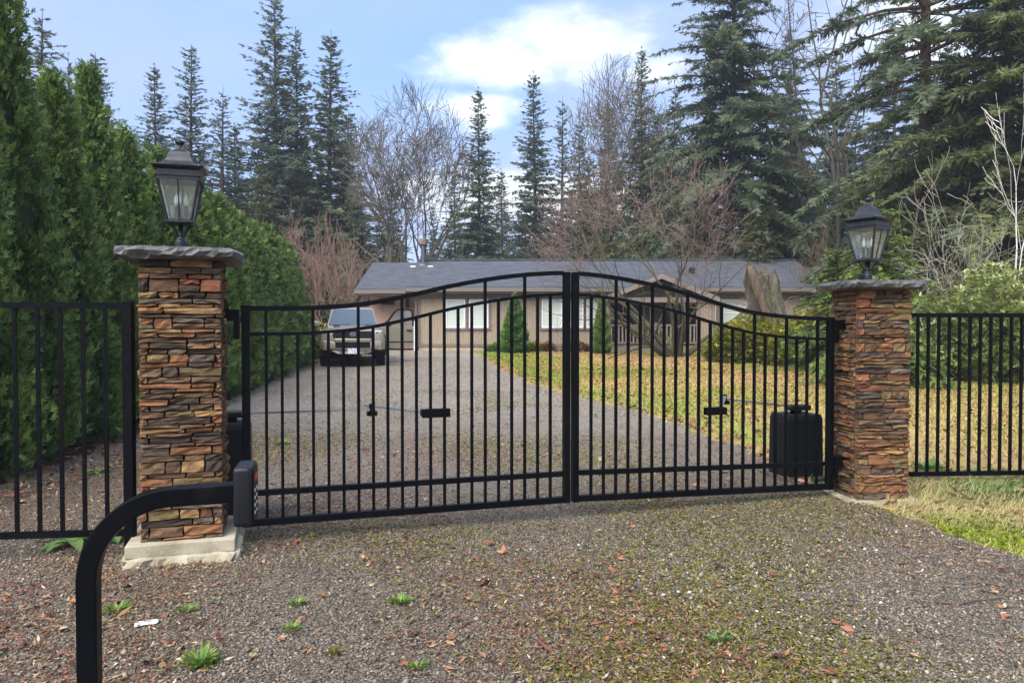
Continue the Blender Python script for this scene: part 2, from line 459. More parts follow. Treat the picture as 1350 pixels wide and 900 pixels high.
def link(name, me, mat=None, parent=None):
    if mat is not None and len(me.materials) == 0: me.materials.append(MATS[mat])
    o = bpy.data.objects.new(name, me)
    COL.objects.link(o)
    if parent is not None: o.parent = parent
    return o

def fast_mesh(name, V, F, rnd=None, smooth=False):
    """V (n,3); F (m,k) all of one size; rnd (m,) one random tone per face"""
    me = bpy.data.meshes.new(name)
    V = np.ascontiguousarray(V, np.float32); F = np.ascontiguousarray(F, np.int32)
    m, k = F.shape
    me.vertices.add(len(V)); me.vertices.foreach_set('co', V.ravel())
    me.loops.add(m * k); me.loops.foreach_set('vertex_index', F.ravel())
    me.polygons.add(m); me.polygons.foreach_set('loop_start', np.arange(0, m * k, k, dtype=np.int32))
    if rnd is not None:
        a = me.attributes.new('rnd', 'FLOAT', 'FACE'); a.data.foreach_set('value', np.ascontiguousarray(rnd, np.float32))
    if smooth: me.polygons.foreach_set('use_smooth', np.ones(m, bool))
    me.update(calc_edges=True)
    return me

def tag(o, label=None, cat=None, group=None, kind=None):
    for k, v in (('label', label), ('category', cat), ('group', group), ('kind', kind)):
        if v: o[k] = v
    return o

def thing(name, label, cat, loc=(0, 0, 0), rz=0, group=None):
    o = bpy.data.objects.new(name, None)
    o.empty_display_size = .1
    COL.objects.link(o)
    o.location = loc; o.rotation_euler = (0, 0, rz)
    return tag(o, label, cat, group)

class MB:
    def __init__(s): s.v, s.f = [], []
    def add(s, V, F):
        n = len(s.v)
        s.v += [tuple(map(float, p)) for p in V]
        s.f += [tuple(n + int(i) for i in f) for f in F]
        return s
    def box(s, c, d, M=None):
        a = []
        for z in (-.5, .5):
            for x, y in ((-.5, -.5), (.5, -.5), (.5, .5), (-.5, .5)):
                p = Vector((x * d[0], y * d[1], z * d[2]))
                if M is not None: p = M @ p
                a.append((p.x + c[0], p.y + c[1], p.z + c[2]))
        return s.add(a, [(3, 2, 1, 0), (4, 5, 6, 7), (0, 1, 5, 4), (1, 2, 6, 5), (2, 3, 7, 6), (3, 0, 4, 7)])
    def span(s, x0, x1, y0, y1, z0, z1):
        return s.box(((x0 + x1) / 2, (y0 + y1) / 2, (z0 + z1) / 2), (abs(x1 - x0), abs(y1 - y0), abs(z1 - z0)))
    def sweep(s, path, prof, up=(0, 0, 1), closed=False, cap=True):
        """prof: (a, b) offsets along side and up-ish axes, or one per path point"""
        P = [Vector(p) for p in path]; n = len(P)
        rings = []
        for i, p in enumerate(P):
            t = (P[(i + 1) % n] - P[i - 1]) if closed else (P[min(i + 1, n - 1)] - P[max(i - 1, 0)])
            t.normalize()
            side = t.cross(Vector(up))
            if side.length < 1e-4: side = t.cross(Vector((0, 1, 0)))
            side.normalize(); u = side.cross(t)
            pr = prof[i] if isinstance(prof[0][0], (tuple, list)) else prof
            rings.append([p + side * a + u * b for a, b in pr])
        k = len(rings[0]); V = [q for r in rings for q in r]; F = []
        for i in range(n if closed else n - 1):
            j = (i + 1) % n
            for a in range(k):
                b = (a + 1) % k
                F.append((i * k + a, i * k + b, j * k + b, j * k + a))
        if cap and not closed:
            F.append(tuple(range(k))[::-1]); F.append(tuple((n - 1) * k + a for a in range(k)))
        return s.add(V, F)
    def tube(s, path, r, n=8, **kw):
        rs = r if isinstance(r, (list, tuple)) else [r] * len(path)
        return s.sweep(path, [[(q * math.cos(2 * math.pi * a / n), q * math.sin(2 * math.pi * a / n)) for a in range(n)] for q in rs], **kw)
    def bar(s, a, b, w, h, **kw):
        return s.sweep([a, b], [(-w / 2, -h / 2), (w / 2, -h / 2), (w / 2, h / 2), (-w / 2, h / 2)], **kw)
    def lathe(s, prof, n=16, c=(0, 0, 0), a0=0):
        V, F = [], []
        for r, z in prof:
            for a in range(n):
                t = a0 + 2 * math.pi * a / n
                V.append((c[0] + r * math.cos(t), c[1] + r * math.sin(t), c[2] + z))
        for i in range(len(prof) - 1):
            for a in range(n):
                b = (a + 1) % n
                F.append((i * n + a, i * n + b, (i + 1) * n + b, (i + 1) * n + a))
        F.append(tuple(range(n))[::-1]); F.append(tuple((len(prof) - 1) * n + a for a in range(n)))
        return s.add(V, F)
    def disc_x(s, c, r, w, n=24):       # wheel-like cylinder along x
        V, F = [], []
        for x in (-w / 2, w / 2):
            for a in range(n):
                t = 2 * math.pi * a / n
                V.append((c[0] + x, c[1] + r * math.cos(t), c[2] + r * math.sin(t)))
        for a in range(n):
            b = (a + 1) % n
            F.append((a, b, n + b, n + a))
        F += [tuple(range(n))[::-1], tuple(range(n, 2 * n))]
        return s.add(V, F)
    def prism(s, pts, axis, a, b):
        """pts 2-D outline; axis 'y': pts are (x,z) extruded from y=a to y=b; 'x': (y,z); 'z': (x,y)"""
        n = len(pts)
        mk = {'y': lambda p, t: (p[0], t, p[1]), 'x': lambda p, t: (t, p[0], p[1]), 'z': lambda p, t: (p[0], p[1], t)}[axis]
        V = [mk(p, a) for p in pts] + [mk(p, b) for p in pts]
        F = [tuple(range(n))[::-1], tuple(range(n, 2 * n))] + [(i, (i + 1) % n, n + (i + 1) % n, n + i) for i in range(n)]
        return s.add(V, F)
    def mesh(s, name, bevel=0, seg=1, smooth=False):
        me = bpy.data.meshes.new(name)
        me.from_pydata(s.v, [], s.f)
        bm = bmesh.new(); bm.from_mesh(me)
        bmesh.ops.recalc_face_normals(bm, faces=bm.faces)
        if bevel:
            es = [e for e in bm.edges if len(e.link_faces) == 2 and e.calc_face_angle(0) > .5]
            bmesh.ops.bevel(bm, geom=es, offset=bevel, segments=seg, affect='EDGES', profile=.6, clamp_overlap=True)
        bm.to_mesh(me); bm.free()
        if smooth:
            me.polygons.foreach_set('use_smooth', np.ones(len(me.polygons), bool))
        me.update()
        return me
    def build(s, name, mat, parent=None, bevel=0, seg=1, smooth=False):
        return link(name, s.mesh(name, bevel, seg, smooth), mat, parent)

def seg_mesh(name, segs, n=4, n_thin=3, thin=.012):
    """tapered prisms for an array of segments (p0, p1, r0, r1)"""
    segs = np.asarray(segs, float)
    Vs, Fs, base = [], [], 0
    for sub, k in ((segs[segs[:, 6] > thin], n), (segs[segs[:, 6] <= thin], n_thin)):
        if len(sub) == 0: continue
        p0, p1, r0, r1 = sub[:, :3], sub[:, 3:6], sub[:, 6:7], sub[:, 7:8]
        t = nz(p1 - p0)
        ref = np.where(np.abs(t[:, 2:3]) > .9, [[1., 0, 0]], [[0, 0, 1.]])
        u = nz(np.cross(t, ref)); w = np.cross(t, u)
        a = np.arange(k) * 2 * math.pi / k
        ring = u[:, None, :] * np.cos(a)[None, :, None] + w[:, None, :] * np.sin(a)[None, :, None]
        e = t * (r0 * .3)
        A = (p0 - e)[:, None, :] + ring * r0[:, :, None]; B = (p1 + e * .3)[:, None, :] + ring * r1[:, :, None]
        V = np.concatenate([A, B], 1).reshape(-1, 3)
        m = len(sub); o = (np.arange(m) * 2 * k)[:, None] + base
        i = np.arange(k); j = (i + 1) % k
        F = np.stack([o + i, o + j, o + k + j, o + k + i], -1).reshape(-1, 4)
        Vs.append(V); Fs.append(F); base += len(V)
    return fast_mesh(name, np.concatenate(Vs), np.concatenate(Fs), smooth=True)

def kites(P, D, S, L, W, lobes, rng, tone=None, jit=.15, cup=0.0):
    """sprays of kite-shaped leaves: base P, direction D, side S, length L, width W"""
    Vs, Rs = [], []
    n = len(P)
    L = np.broadcast_to(L, (n,))[:, None]; W = np.broadcast_to(W, (n,))[:, None]
    N = np.cross(D, S)
    for off, ang, rl, rw in lobes:
        a = ang + rng.normal(0, jit, (n, 1))
        d = D * np.cos(a) + S * np.sin(a) + N * rng.normal(0, jit * .8, (n, 1))
        d = nz(d)
        s = nz(np.cross(np.cross(d, S * np.cos(a) - D * np.sin(a)), d))
        b = P + D * (off * L)
        l = L * rl * rng.uniform(.75, 1.2, (n, 1)); w = W * rw
        mid = b + d * l * .42 - N * (cup * l)
        Vs.append(np.stack([b, mid + s * w / 2, b + d * l, mid - s * w / 2], 1))
        t = tone if tone is not None else rng.uniform(0, 1, n)
        Rs.append(np.clip(t + rng.normal(0, .12, n), 0, 1))
    V = np.concatenate(Vs).reshape(-1, 3); Rr = np.concatenate(Rs)
    return V, np.arange(len(V)).reshape(-1, 4), Rr

# ------------------------------------------------------------ the ground
def sheet(name, ys, xl, xr, ncol, dz, mat):
    V = []
    for y in ys:
        a, b = xl(y), xr(y)
        for i in range(ncol + 1):
            x = a + (b - a) * i / ncol
            V.append((x, y, gzf(x, y) + dz))
    k = ncol + 1
    F = [(j * k + i, j * k + i + 1, (j + 1) * k + i + 1, (j + 1) * k + i) for j in range(len(ys) - 1) for i in range(ncol)]
    o = link(name, fast_mesh(name, np.array(V), np.array(F), smooth=True), mat)
    o['kind'] = 'structure'
    return o
def axis(lo, hi, fine_lo, fine_hi):
    return sorted(set([lo, lo * .5, lo * .3] + list(np.arange(fine_lo, fine_hi + .1, 1.0)) + [hi * .3, hi * .5, hi]))
gx = axis(-300, 300, -40, 40); gy = [-60, -20] + list(np.arange(-5, 62, 1.0)) + [90, 150, 400]
GV = np.array([(x, y, gzf(x, y) - .006) for y in gy for x in gx]); kx = len(gx)
GF = np.array([(j * kx + i, j * kx + i + 1, (j + 1) * kx + i + 1, (j + 1) * kx + i) for j in range(len(gy) - 1) for i in range(kx - 1)])
g_o = link('ground', fast_mesh('ground', GV, GF, smooth=True), 'forest_soil'); g_o['kind'] = 'structure'

def wob(y, k): return .07 * math.sin(y * 3.1 + k) + .05 * math.sin(y * 7.3 + 2 * k) + .03 * math.sin(y * 17 + k)
DR_Y = [-6, 4.6, 5.6, 6.4, 8, 12, 17.5, 22, 27, 33]
DR_X = [3.15, 2.95, 2.85, 2.72, 2.62, 2.15, .45, -.3, -.95, -1.7]
DL_Y = [-6, 4.2, 5.0, 6.0, 24, 33.4]
DL_X = [-9, -9, -5.2, -4.35, -6.5, -8.6]
def drive_r(y): return float(np.interp(y, DR_Y, DR_X)) + wob(y, .4)
def drive_l(y): return float(np.interp(y, DL_Y, DL_X)) + (wob(y, 2.2) if y > 4.5 else 0)
ys_d = list(np.arange(-6, 12, .12)) + list(np.arange(12, 33.1, .25))
sheet('lawn', list(np.arange(-2, 31.6, .25)), lambda y: drive_r(y) - .25, lambda y: 34, 44, .004, 'lawn_turf')
sheet('driveway', ys_d, drive_l, drive_r, 26, .012, 'gravel')

rng = np.random.default_rng(7)
def patch_noise(x, y, s, seed):
    r = np.random.default_rng(seed); v = np.zeros_like(x)
    for k in range(7):
        a, ph, f = r.uniform(0, 6.28), r.uniform(0, 6.28), s * r.uniform(.5, 2.2)
        v += np.sin((x * math.cos(a) + y * math.sin(a)) * f + ph)
    return v / 7

def scatter_stones():
    # loose stones, thick near the camera, thinning beyond the gate
    n = 84000
    y = 2.2 + rng.power(1.15, n) * 7.0
    y = np.where(rng.random(n) < .62, rng.uniform(2.2, 6.2, n), y)
    x = rng.uniform(-.85, .85, n) * y
    l = np.array([drive_l(v) for v in y]); r = np.array([drive_r(v) for v in y])
    ok = (x > l) & (x < r - .02)
    x, y = x[ok], y[ok]; n = len(x)
    s = rng.gamma(2.4, .0019, n) + .0028
    z = gz(x, y) + .012 + s * .25
    th = rng.uniform(0, 6.28, n)
    base = np.array([(1, 0, 0), (0, .75, 0), (-1, 0, 0), (0, -.75, 0), (0, 0, .55), (0, 0, -.55)])
    V = base[None] * s[:, None, None] * rng.uniform(.65, 1.3, (n, 6, 1))
    c, sn = np.cos(th)[:, None], np.sin(th)[:, None]
    X = V[:, :, 0] * c - V[:, :, 1] * sn; Y = V[:, :, 0] * sn + V[:, :, 1] * c
    tilt = rng.normal(0, .35, (n, 1)); Z = V[:, :, 2] + X * tilt
    V = np.stack([X + x[:, None], Y + y[:, None], Z + z[:, None]], -1).reshape(-1, 3)
    tri = np.array([(0, 1, 4), (1, 2, 4), (2, 3, 4), (3, 0, 4), (1, 0, 5), (2, 1, 5), (3, 2, 5), (0, 3, 5)])
    F = (np.arange(n) * 6)[:, None, None] + tri[None]
    o = link('gravel', fast_mesh('gravel', V, F.reshape(-1, 3), np.repeat(np.clip(rng.beta(1.7, 2.1, n) + .22 * patch_noise(x, y, 1.3, 41) + .12 * patch_noise(x, y, 5, 42), 0, 1), 8)), 'stones')
    tag(o, 'loose dark grey and tan gravel strewn over the driveway', 'gravel', kind='stuff')
scatter_stones()
def scatter_far_stones():
    n = 26000
    y = rng.uniform(8.5, 27, n); x = rng.uniform(-7, 2.8, n)
    ok = (x > np.interp(y, DL_Y, DL_X) + .1) & (x < np.interp(y, DR_Y, DR_X) - .05)
    x, y = x[ok], y[ok]; n = len(x)
    s = rng.uniform(.012, .024, n) * (.55 + y / 26); th = rng.uniform(0, 6.28, n)
    P = np.stack([x, y, gz(x, y) + .013], -1)
    D = np.stack([np.cos(th), np.sin(th), np.full(n, .25)], -1); S = nz(np.cross(D, np.array([0, 0, 1.])))
    V, F, Rr = kites(P, nz(D), S, s, s * .8, [(0, 0, 1, 1), (.2, 1.6, .8, 1)], rng, np.clip(rng.beta(1.5, 1.7, n), 0, 1))
    tag(link('far_gravel', fast_mesh('far_gravel', V, F, Rr), 'stones'), 'paler loose stones on the drive towards the house', 'gravel', kind='stuff')
scatter_far_stones()

def flakes(name, label, n, xr, yr, size, mat, keep=None, lift=.016, elong=.45, tone=None, cat='litter', lob=((0, 0, 1, 1),)):
    y = rng.uniform(*yr, n); x = rng.uniform(-1, 1, n) * .8 * np.maximum(y, 3) if xr is None else rng.uniform(*xr, n)
    if keep is not None:
        ok = keep(x, y); x, y = x[ok], y[ok]; n = len(x)
    th = rng.uniform(0, 6.28, n)
    s = size * rng.lognormal(0, .4, n)
    D = np.stack([np.cos(th), np.sin(th), rng.normal(.08, .22, n)], -1); D = nz(D)
    S = nz(np.cross(D, np.stack([rng.normal(0, .3, n), rng.normal(0, .3, n), np.ones(n)], -1)))
    P = np.stack([x, y, gz(x, y) + lift], -1)
    V, F, Rr = kites(P, D, S, s, s * elong, lob, rng, tone=None if tone is None else tone(x, y, n))
    o = link(name, fast_mesh(name, V, F, Rr), mat)
    return tag(o, label, cat, kind='stuff')
on_drive = lambda x, y: (x > np.interp(y, DL_Y, DL_X)) & (x < np.interp(y, DR_Y, DR_X) - .05)
def needle_keep(x, y):
    p = patch_noise(x, y, 1.6, 3) + .3 * (1 - sstep(-1.4, .4, x)) + .3 * patch_noise(x, y, 5, 33)
    return on_drive(x, y) & (rng.random(len(x)) < np.clip(.35 + 1.6 * p, .06, 1))
flakes('needle_litter', 'rust brown conifer needles and leaf scraps over the gravel', 110000, None, (2.3, 9.5), .023, 'litter', needle_keep, .023, .26)
flakes('leaf_scraps', 'small orange and brown leaf scraps lying on the gravel drive', 9000, None, (2.4, 27), .030, 'litter', lambda x, y: on_drive(x, y) & (rng.random(len(x)) < np.clip(.5 + patch_noise(x, y, 1.1, 9), .1, 1)), .026, .5, lob=((0, 0, 1, 1), (.05, .75, .8, .8), (.05, -.7, .75, .8)))
flakes('hedge_litter', 'red brown leaf litter on the soil under the hedge', 9000, (-6.5, -2.4), (4.6, 9), .045, 'litter', lambda x, y: x < np.interp(y, DL_Y, DL_X) + .7, .012, .5)
def lawn_leaf_keep(x, y):
    band = np.exp(-((y - 29.5) / 2.0) ** 2) + .8 * np.exp(-((x - np.interp(y, DR_Y, DR_X) - .2) / .5) ** 2) + .55 * np.exp(-((y - 21) / 2.2) ** 2)
    return (x > np.interp(y, DR_Y, DR_X) + .0) & (rng.random(len(x)) < np.clip(.34 + .8 * band + .35 * patch_noise(x, y, .6, 5), .02, 1))
flakes('fallen_leaves', 'russet fallen leaves strewn across the lawn', 32000, (-2, 15), (6.5, 31.3), .055, 'litter', lawn_leaf_keep, .03, .55, lob=((0, 0, 1, 1), (.05, .8, .8, .8), (.05, -.8, .75, .8)),
       tone=lambda x, y, n: rng.uniform(.2, .68, n))

def blades(name, label, x, y, h, w, mat, tone, lean=.35, bend=None, cat='grass'):
    n = len(x)
    a = rng.uniform(0, 6.28, n)
    P = np.stack([x, y, gz(x, y) + .009], -1)
    lx, ly = rng.normal(0, lean, n), rng.normal(0, lean, n)
    if bend is not None: lx, ly = lx + bend[0], ly + bend[1]
    S = np.stack([np.cos(a), np.sin(a), np.zeros(n)], -1) * (w / 2)[:, None]
    up = np.stack([lx * .5 * h, ly * .5 * h, h * .62], -1)
    tip = np.stack([lx * 1.35 * h, ly * 1.35 * h, h * np.clip(1 - .35 * (lx ** 2 + ly ** 2), .35, 1)], -1)
    V = np.stack([P - S, P + S, P + up + S * .7, P + tip, P + up - S * .7], 1).reshape(-1, 3)
    F = np.arange(n * 5).reshape(-1, 5)
    o = link(name, fast_mesh(name, V, F, np.clip(tone, 0, 1)), mat)
    return tag(o, label, cat, kind='stuff')
def lawn_grass():
    n = 110000
    y = 6.3 + rng.power(1.25, n) * 25.2
    x = rng.uniform(-2.2, 13, n)
    ok = (x > np.interp(y, DR_Y, DR_X) + rng.normal(0.05, .12, n)) & (np.abs(x) < .82 * y + 1) & ~((x > 2.6) & (x < 3.25) & (y > 5.8) & (y < 6.5))
    x, y = x[ok], y[ok]; n = len(x)
    edge = np.exp(-((x - np.interp(y, DR_Y, DR_X) - .6) / .7) ** 2)
    tone = .40 + .9 * patch_noise(x, y, .55, 11) + .60 * edge + rng.normal(0, .14, n) + .12 * sstep(24, 29, y)
    blades('lawn_grass', 'short straw yellow and green lawn grass behind the gate', x, y, rng.uniform(.03, .075, n), rng.uniform(.007, .016, n) * (1 + y / 22), 'grass_lawn', tone, .5)
lawn_grass()
def verge_grass():
    n = 55000
    y = rng.uniform(3.2, 7.0, n); x = rng.uniform(2.6, 6.5, n)
    edge = np.interp(y, DR_Y, DR_X) + .06 * np.sin(y * 9)
    ok = (x > edge + rng.exponential(.05, n) - .06) & ~((x > 2.62) & (x < 3.2) & (y > 5.85) & (y < 6.45)) & ~((x < 3.3) & (y > 6.2)) & ((rng.random(n) < .18) | ~((y < 5.12) & (x < edge + .40 + .12 * np.sin(y * 7))))
    x, y = x[ok], y[ok]; n = len(x)
    tall = np.clip(1 - np.abs(y - 6.05) / .5, 0, 1) * np.clip((4.75 - x) / 1.0, .25, 1)
    h = .018 + .04 * rng.random(n) + tall * rng.uniform(.03, .14, n)
    tone = .12 + .35 * tall + .3 * patch_noise(x, y, 2.2, 4) + rng.normal(0, .18, n) + .40 * sstep(3.2, 4.3, x) * sstep(5.0, 6.0, y)
    blades('verge_grass', 'long pale dry grass at the foot of the stone pillar', x, y, h, rng.uniform(.003, .006, n), 'grass_long', tone, .45, (.35, -.1))
    n = 22000
    y = rng.uniform(3.9, 5.45, n); x = rng.uniform(2.7, 5.5, n)
    edge = np.interp(y, DR_Y, DR_X)
    p = patch_noise(x, y, 3.0, 8)
    ok = (x > edge + .02 + .05 * np.sin(y * 6)) & (x < edge + .75 + .25 * p + .35 * (5.2 - y)) & (rng.random(n) < .25 + .75 * (p > -.3))
    x, y = x[ok], y[ok]; n = len(x)
    blades('verge_moss', 'bright lime green moss at the edge of the gravel', x, y, rng.uniform(.012, .035, n), rng.uniform(.005, .010, n), 'moss_bright', rng.random(n), .8, cat='moss')
verge_grass()
def drive_moss():
    n = 190000
    y = 2.5 + 13.5 * rng.random(n) ** 1.6; x = rng.uniform(-.6, .75, n) * y
    p = patch_noise(x, y, 1.0, 21) + .25 * patch_noise(x, y, 6, 22) + .5 * np.exp(-((x - 1.1 - .12 * (y - 3)) / .7) ** 2) * (y < 6) + .5 * np.exp(-((y - 5.75) / .18) ** 2) * (x > .5) + .4 * np.exp(-((x + .45) / .5) ** 2) * (y > 7)
    ok = on_drive(x, y) & (p + rng.normal(0, .20, n) > .22)
    x, y = x[ok], y[ok]; n = len(x)
    blades('drive_moss', 'thin olive moss growing between the stones of the drive', x, y, rng.uniform(.010, .019, n), rng.uniform(.006, .012, n) * (1 + y / 14), 'moss', rng.uniform(0, 1, n), .9, cat='moss')
drive_moss()

# ------------------------------------------------------------ house
HG = .33
def house():
    t = thing('house', 'low brown ranch house with grey shingle roof and gabled porch', 'house', (0, 32.5, HG))
    # local frame: y = 0 at the main front wall, z = 0 at the ground
    EA, RI, SL = 2.60, 4.05, .356
    def roof_slab(name, x0, x1, dz, y0=-.6, yr=3.5, y1=7.6):
        # object frame follows the slope so the shingle rows run along the eaves
        out = []
        for ya, yb, sgn in ((y0, yr, 1), (y1, yr, -1)):
            za, zb = EA + dz, EA + dz + SL * abs(yr - ya)
            ln = math.hypot(yb - ya, zb - za)
            m = MB().span(0, x1 - x0, 0, ln, -.07, 0)
            o = m.build(name, 'roof_shingle', t)
            ang = math.atan2(zb - za, abs(yb - ya))
            if sgn > 0:
                o.location = (x0, ya, za); o.rotation_euler = (ang, 0, 0)
            else:
                o.location = (x1, ya, za); o.rotation_euler = (ang, 0, math.pi)
            out.append(o)
        return out
    main = roof_slab('roof', -4.45, 13.4, .10)
    roof_slab('roof', -6.6, -4.47, .0)
    # ridge caps, fascias, gutters
    MB().bar((-4.45, 3.5, EA + .13 + SL * 4.1), (13.4, 3.5, EA + .13 + SL * 4.1), .22, .05).build('ridge_cap', 'roof_shingle', t)
    MB().span(-4.45, 13.4, -.66, -.603, EA - .10, EA + .075).build('fascia', 'fascia', t)
    MB().span(-6.6, -4.47, -.66, -.603, EA - .18, EA - .02).build('fascia', 'fascia', t)
    for x in (-4.47, 13.42):
        MB().prism([(-.6, EA + .03), (3.5, EA + .03 + SL * 4.1), (3.5, EA - .15 + SL * 4.1), (-.6, EA - .15)], 'x', x, x + .04).build('barge_board', 'fascia', t)
    MB().prism([(-.6, EA - .06), (3.5, EA - .06 + SL * 4.1), (3.5, EA - .24 + SL * 4.1), (-.6, EA - .24)], 'x', -6.64, -6.603).build('barge_board', 'fascia', t)
    MB().span(-4.4, 13.3, -.58, .0, EA - .16, EA - .13).build('soffit', 'trim_brown', t)
    MB().span(-6.55, -4.5, -.58, 1.05, EA - .24, EA - .21).build('soffit', 'trim_brown', t)
    # walls
    W = MB()
    W.span(-4.0, 4.25, 0, .14, .30, EA - .13)
    W.build('wall', 'siding', t)
    MB().span(8.6, 12.6, 0, .14, .30, EA - .13).build('wall', 'siding', t)
    MB().span(4.25, 8.6, 1.5, 1.64, .30, EA + .5).build('wall', 'porch_recess_shade', t)  # back wall of the porch, coloured near black to stand for its shade
    MB().span(-6.3, -4.0, 1.1, 1.24, .05, EA - .2).build('wall', 'siding_peach', t)
    for x, y0, y1 in ((-4.0, .142, 1.099), (4.11, .142, 1.499), (8.6, .142, 1.499)):
        MB().span(x, x + .14, y0, y1, .30, EA - .13).build('wall', 'siding', t)
    MB().prism([(.14, .1), (7.0, .1), (7.0, EA - .2), (3.5, EA + 1.05), (.14, EA - .1)], 'x', 12.46, 12.6).build('wall', 'siding', t)
    MB().prism([(1.24, .1), (7.0, .1), (7.0, EA - .25), (3.5, EA + .95), (1.24, EA - .1)], 'x', -6.3, -6.16).build('wall', 'siding', t)
    MB().span(-6.16, 12.46, 6.9, 7.0, .1, EA - .2).build('wall', 'siding', t)
    MB().span(-4.0, 4.25, .02, .12, -.1, .18).build('foundation', 'foundation', t)
    MB().span(8.6, 12.6, .02, .12, -.1, .18).build('foundation', 'foundation', t)
    MB().span(-4.02, 4.25, -.03, .13, .18, .30).build('skirt_board', 'trim_brown', t)
    MB().span(8.6, 12.62, -.03, .13, .18, .30).build('skirt_board', 'trim_brown', t)
    MB().span(-4.03, 4.25, -.025, -.003, EA - .38, EA - .15).build('frieze_board', 'trim_brown', t)
    for x in (-4.03, 4.15):
        MB().span(x, x + .11, -.028, -.004, .303, EA - .383).build('corner_board', 'trim_brown', t)
    def window(x0, x1, z0, z1, y=0, mid=True, dark=False):
        w = MB()
        f = .055
        for a, b, c, d in ((x0, x1, z0, z0 + f), (x0, x1, z1 - f, z1), (x0, x0 + f, z0 + f, z1 - f), (x1 - f, x1, z0 + f, z1 - f)):
            w.span(a, b, y - .05, y - .004, c, d)
        if mid: w.span(x0 + f, x1 - f, y - .045, y - .006, (z0 + z1) / 2 - .02, (z0 + z1) / 2 + .02)
        o = w.build('window', 'white_vinyl', t)
        MB().span(x0 + f, x1 - f, y - .022, y - .012, z0 + f, z1 - f).build('pane', 'window_glass' if dark else 'blind', o)
        MB().span(x0 - .09, x1 + .09, y - .07, y - .052 + .05, z0 - .09, z0 - .003).build('sill', 'trim_brown', o)
        MB().span(x0 - .09, x0 - .003, y - .04, y - .003, z0, z1).build('casing', 'trim_brown', o)
        MB().span(x1 + .003, x1 + .09, y - .04, y - .003, z0, z1).build('casing', 'trim_brown', o)
    for px0, px1 in ((587.5, 613.5), (618.5, 644), (714, 741), (744, 769), (773, 793)):
        window(xw(px0, 32.5), xw(px1, 32.5), .98, EA - .40, mid=px0 > 700)
    window(8.95, 10.2, 1.0, EA - .4)
    # garage side: dark slot window, wall lamp, downspout, white pole
    MB().span(-5.75, -5.2, 1.03, 1.096, 2.02, 2.22).build('vent_window', 'dark_slot', t)
    MB().span(-5.8, -5.15, 1.06, 1.098, 1.97, 2.02).build('vent_sill', 'trim_brown', t)
    d = MB(); d.span(-6.0, -4.15, 1.05, 1.098, .08, 1.9).build('garage_door', 'siding_peach', t)
    l = MB().lathe([(.02, 0), (.09, .04), (.07, .3), (.11, .33), (.02, .42)], 8, (-4.62, .98, 1.85)).build('wall_lamp', 'black_plastic', t)
    MB().bar((-4.62, 1.1, 2.1), (-4.62, .99, 2.1), .04, .06).build('lamp_arm', 'black_plastic', l)
    MB().span(-4.14, -4.06, -.12, -.05, .1, EA - .12).build('downspout', 'fascia', t)
    MB().tube([(-4.12, -.4, 0), (-4.12, -.4, 1.25)], .035, 8).build('white_post', 'white_vinyl', t)
    # stove pipe
    px = -4.13
    pz = EA + .10 + SL * 3.6
    p = MB().lathe([(.12, -.35), (.12, .95)], 16, (px, 3.0, pz)).build('stove_pipe', 'stove_pipe', t, smooth=False)
    MB().lathe([(.18, .85), (.20, .88), (.20, 1.12), (.16, 1.14)], 16, (px, 3.0, pz)).build('pipe_cap', 'pipe_cap', p)
    MB().lathe([(.36, -.26), (.30, -.05), (.15, .03)], 16, (px, 2.98, pz)).build('pipe_flashing', 'stove_pipe', p)
    for xx in (-4.55, -3.75):
        MB().bar((xx - .12, 2.45, pz - .19), (xx + .12, 2.45, pz - .19), .03, .07).build('flashing_strip', 'white_vinyl', p)
    MB().lathe([(.05, -.1), (.05, .28)], 10, (7.55, 1.6, EA + .1 + SL * 2.2)).build('vent_pipe', 'stove_pipe', t)
    MB().lathe([(.13, -.05), (.13, .13), (.16, .15), (.05, .24)], 12, (8.05, 1.5, EA + .1 + SL * 2.1)).build('roof_vent', 'car_black', t)
    # gabled porch
    GX, PK, HW, GEA = 6.05, 3.22, 2.25, 2.28
    sl = (PK - GEA) / HW
    for s in (-1, 1):
        ln = math.hypot(HW + .1, (HW + .1) * sl)
        o = MB().span(0, 3.6, 0, ln, -.06, 0).build('porch_roof', 'roof_shingle', t)
        M = Matrix(((0, -s * HW / math.hypot(HW, HW * sl), 0), (1, 0, 0), (0, 0, 1))).to_4x4()
        # x axis runs back along the ridge, y axis climbs to the ridge
        ex = Vector((0, 1, 0)); ey = Vector((-s * HW, 0, HW * sl)).normalized(); ez = ex.cross(ey)
        if ez.z < 0:
            ex = Vector((0, -1, 0)); ez = ex.cross(ey)
        M = Matrix((ex, ey, ez)).transposed().to_4x4()
        M.translation = Vector((GX + s * (HW + .1), -1.75 if ex.y > 0 else 1.85, GEA - .1 * sl))
        o.matrix_local = M
        MB().prism([(GX + s * (HW + .12), GEA - .1 * sl - .03), (GX, PK - .03 - .005), (GX, PK - .25), (GX + s * (HW + .12), GEA - .1 * sl - .22)], 'y', -1.80, -1.755).build('barge_board', 'porch_wood', t)
    MB().span(GX - HW, GX + HW, -1.6, -1.45, GEA - .26, GEA - .06).build('porch_beam', 'porch_wood', t)
    MB().prism([(GX - HW + .1, GEA - .06), (GX + HW - .1, GEA - .06), (GX, PK - .2)], 'y', -.6, -.55).build('gable_infill', 'porch_wood', t)
    MB().span(GX - HW, GX + HW, -1.6, 1.49, .16, .24).build('porch_deck', 'porch_wood', t)
    MB().span(GX - HW, GX + HW, -1.64, -1.61, -.02, .238).build('deck_skirt', 'porch_wood', t)
    for x in (GX - HW + .12, GX - .35, GX + HW - .72, GX + HW - .08):
        MB().span(x - .055, x + .055, -1.58, -1.47, .24, GEA - .26).build('porch_post', 'porch_wood', t)
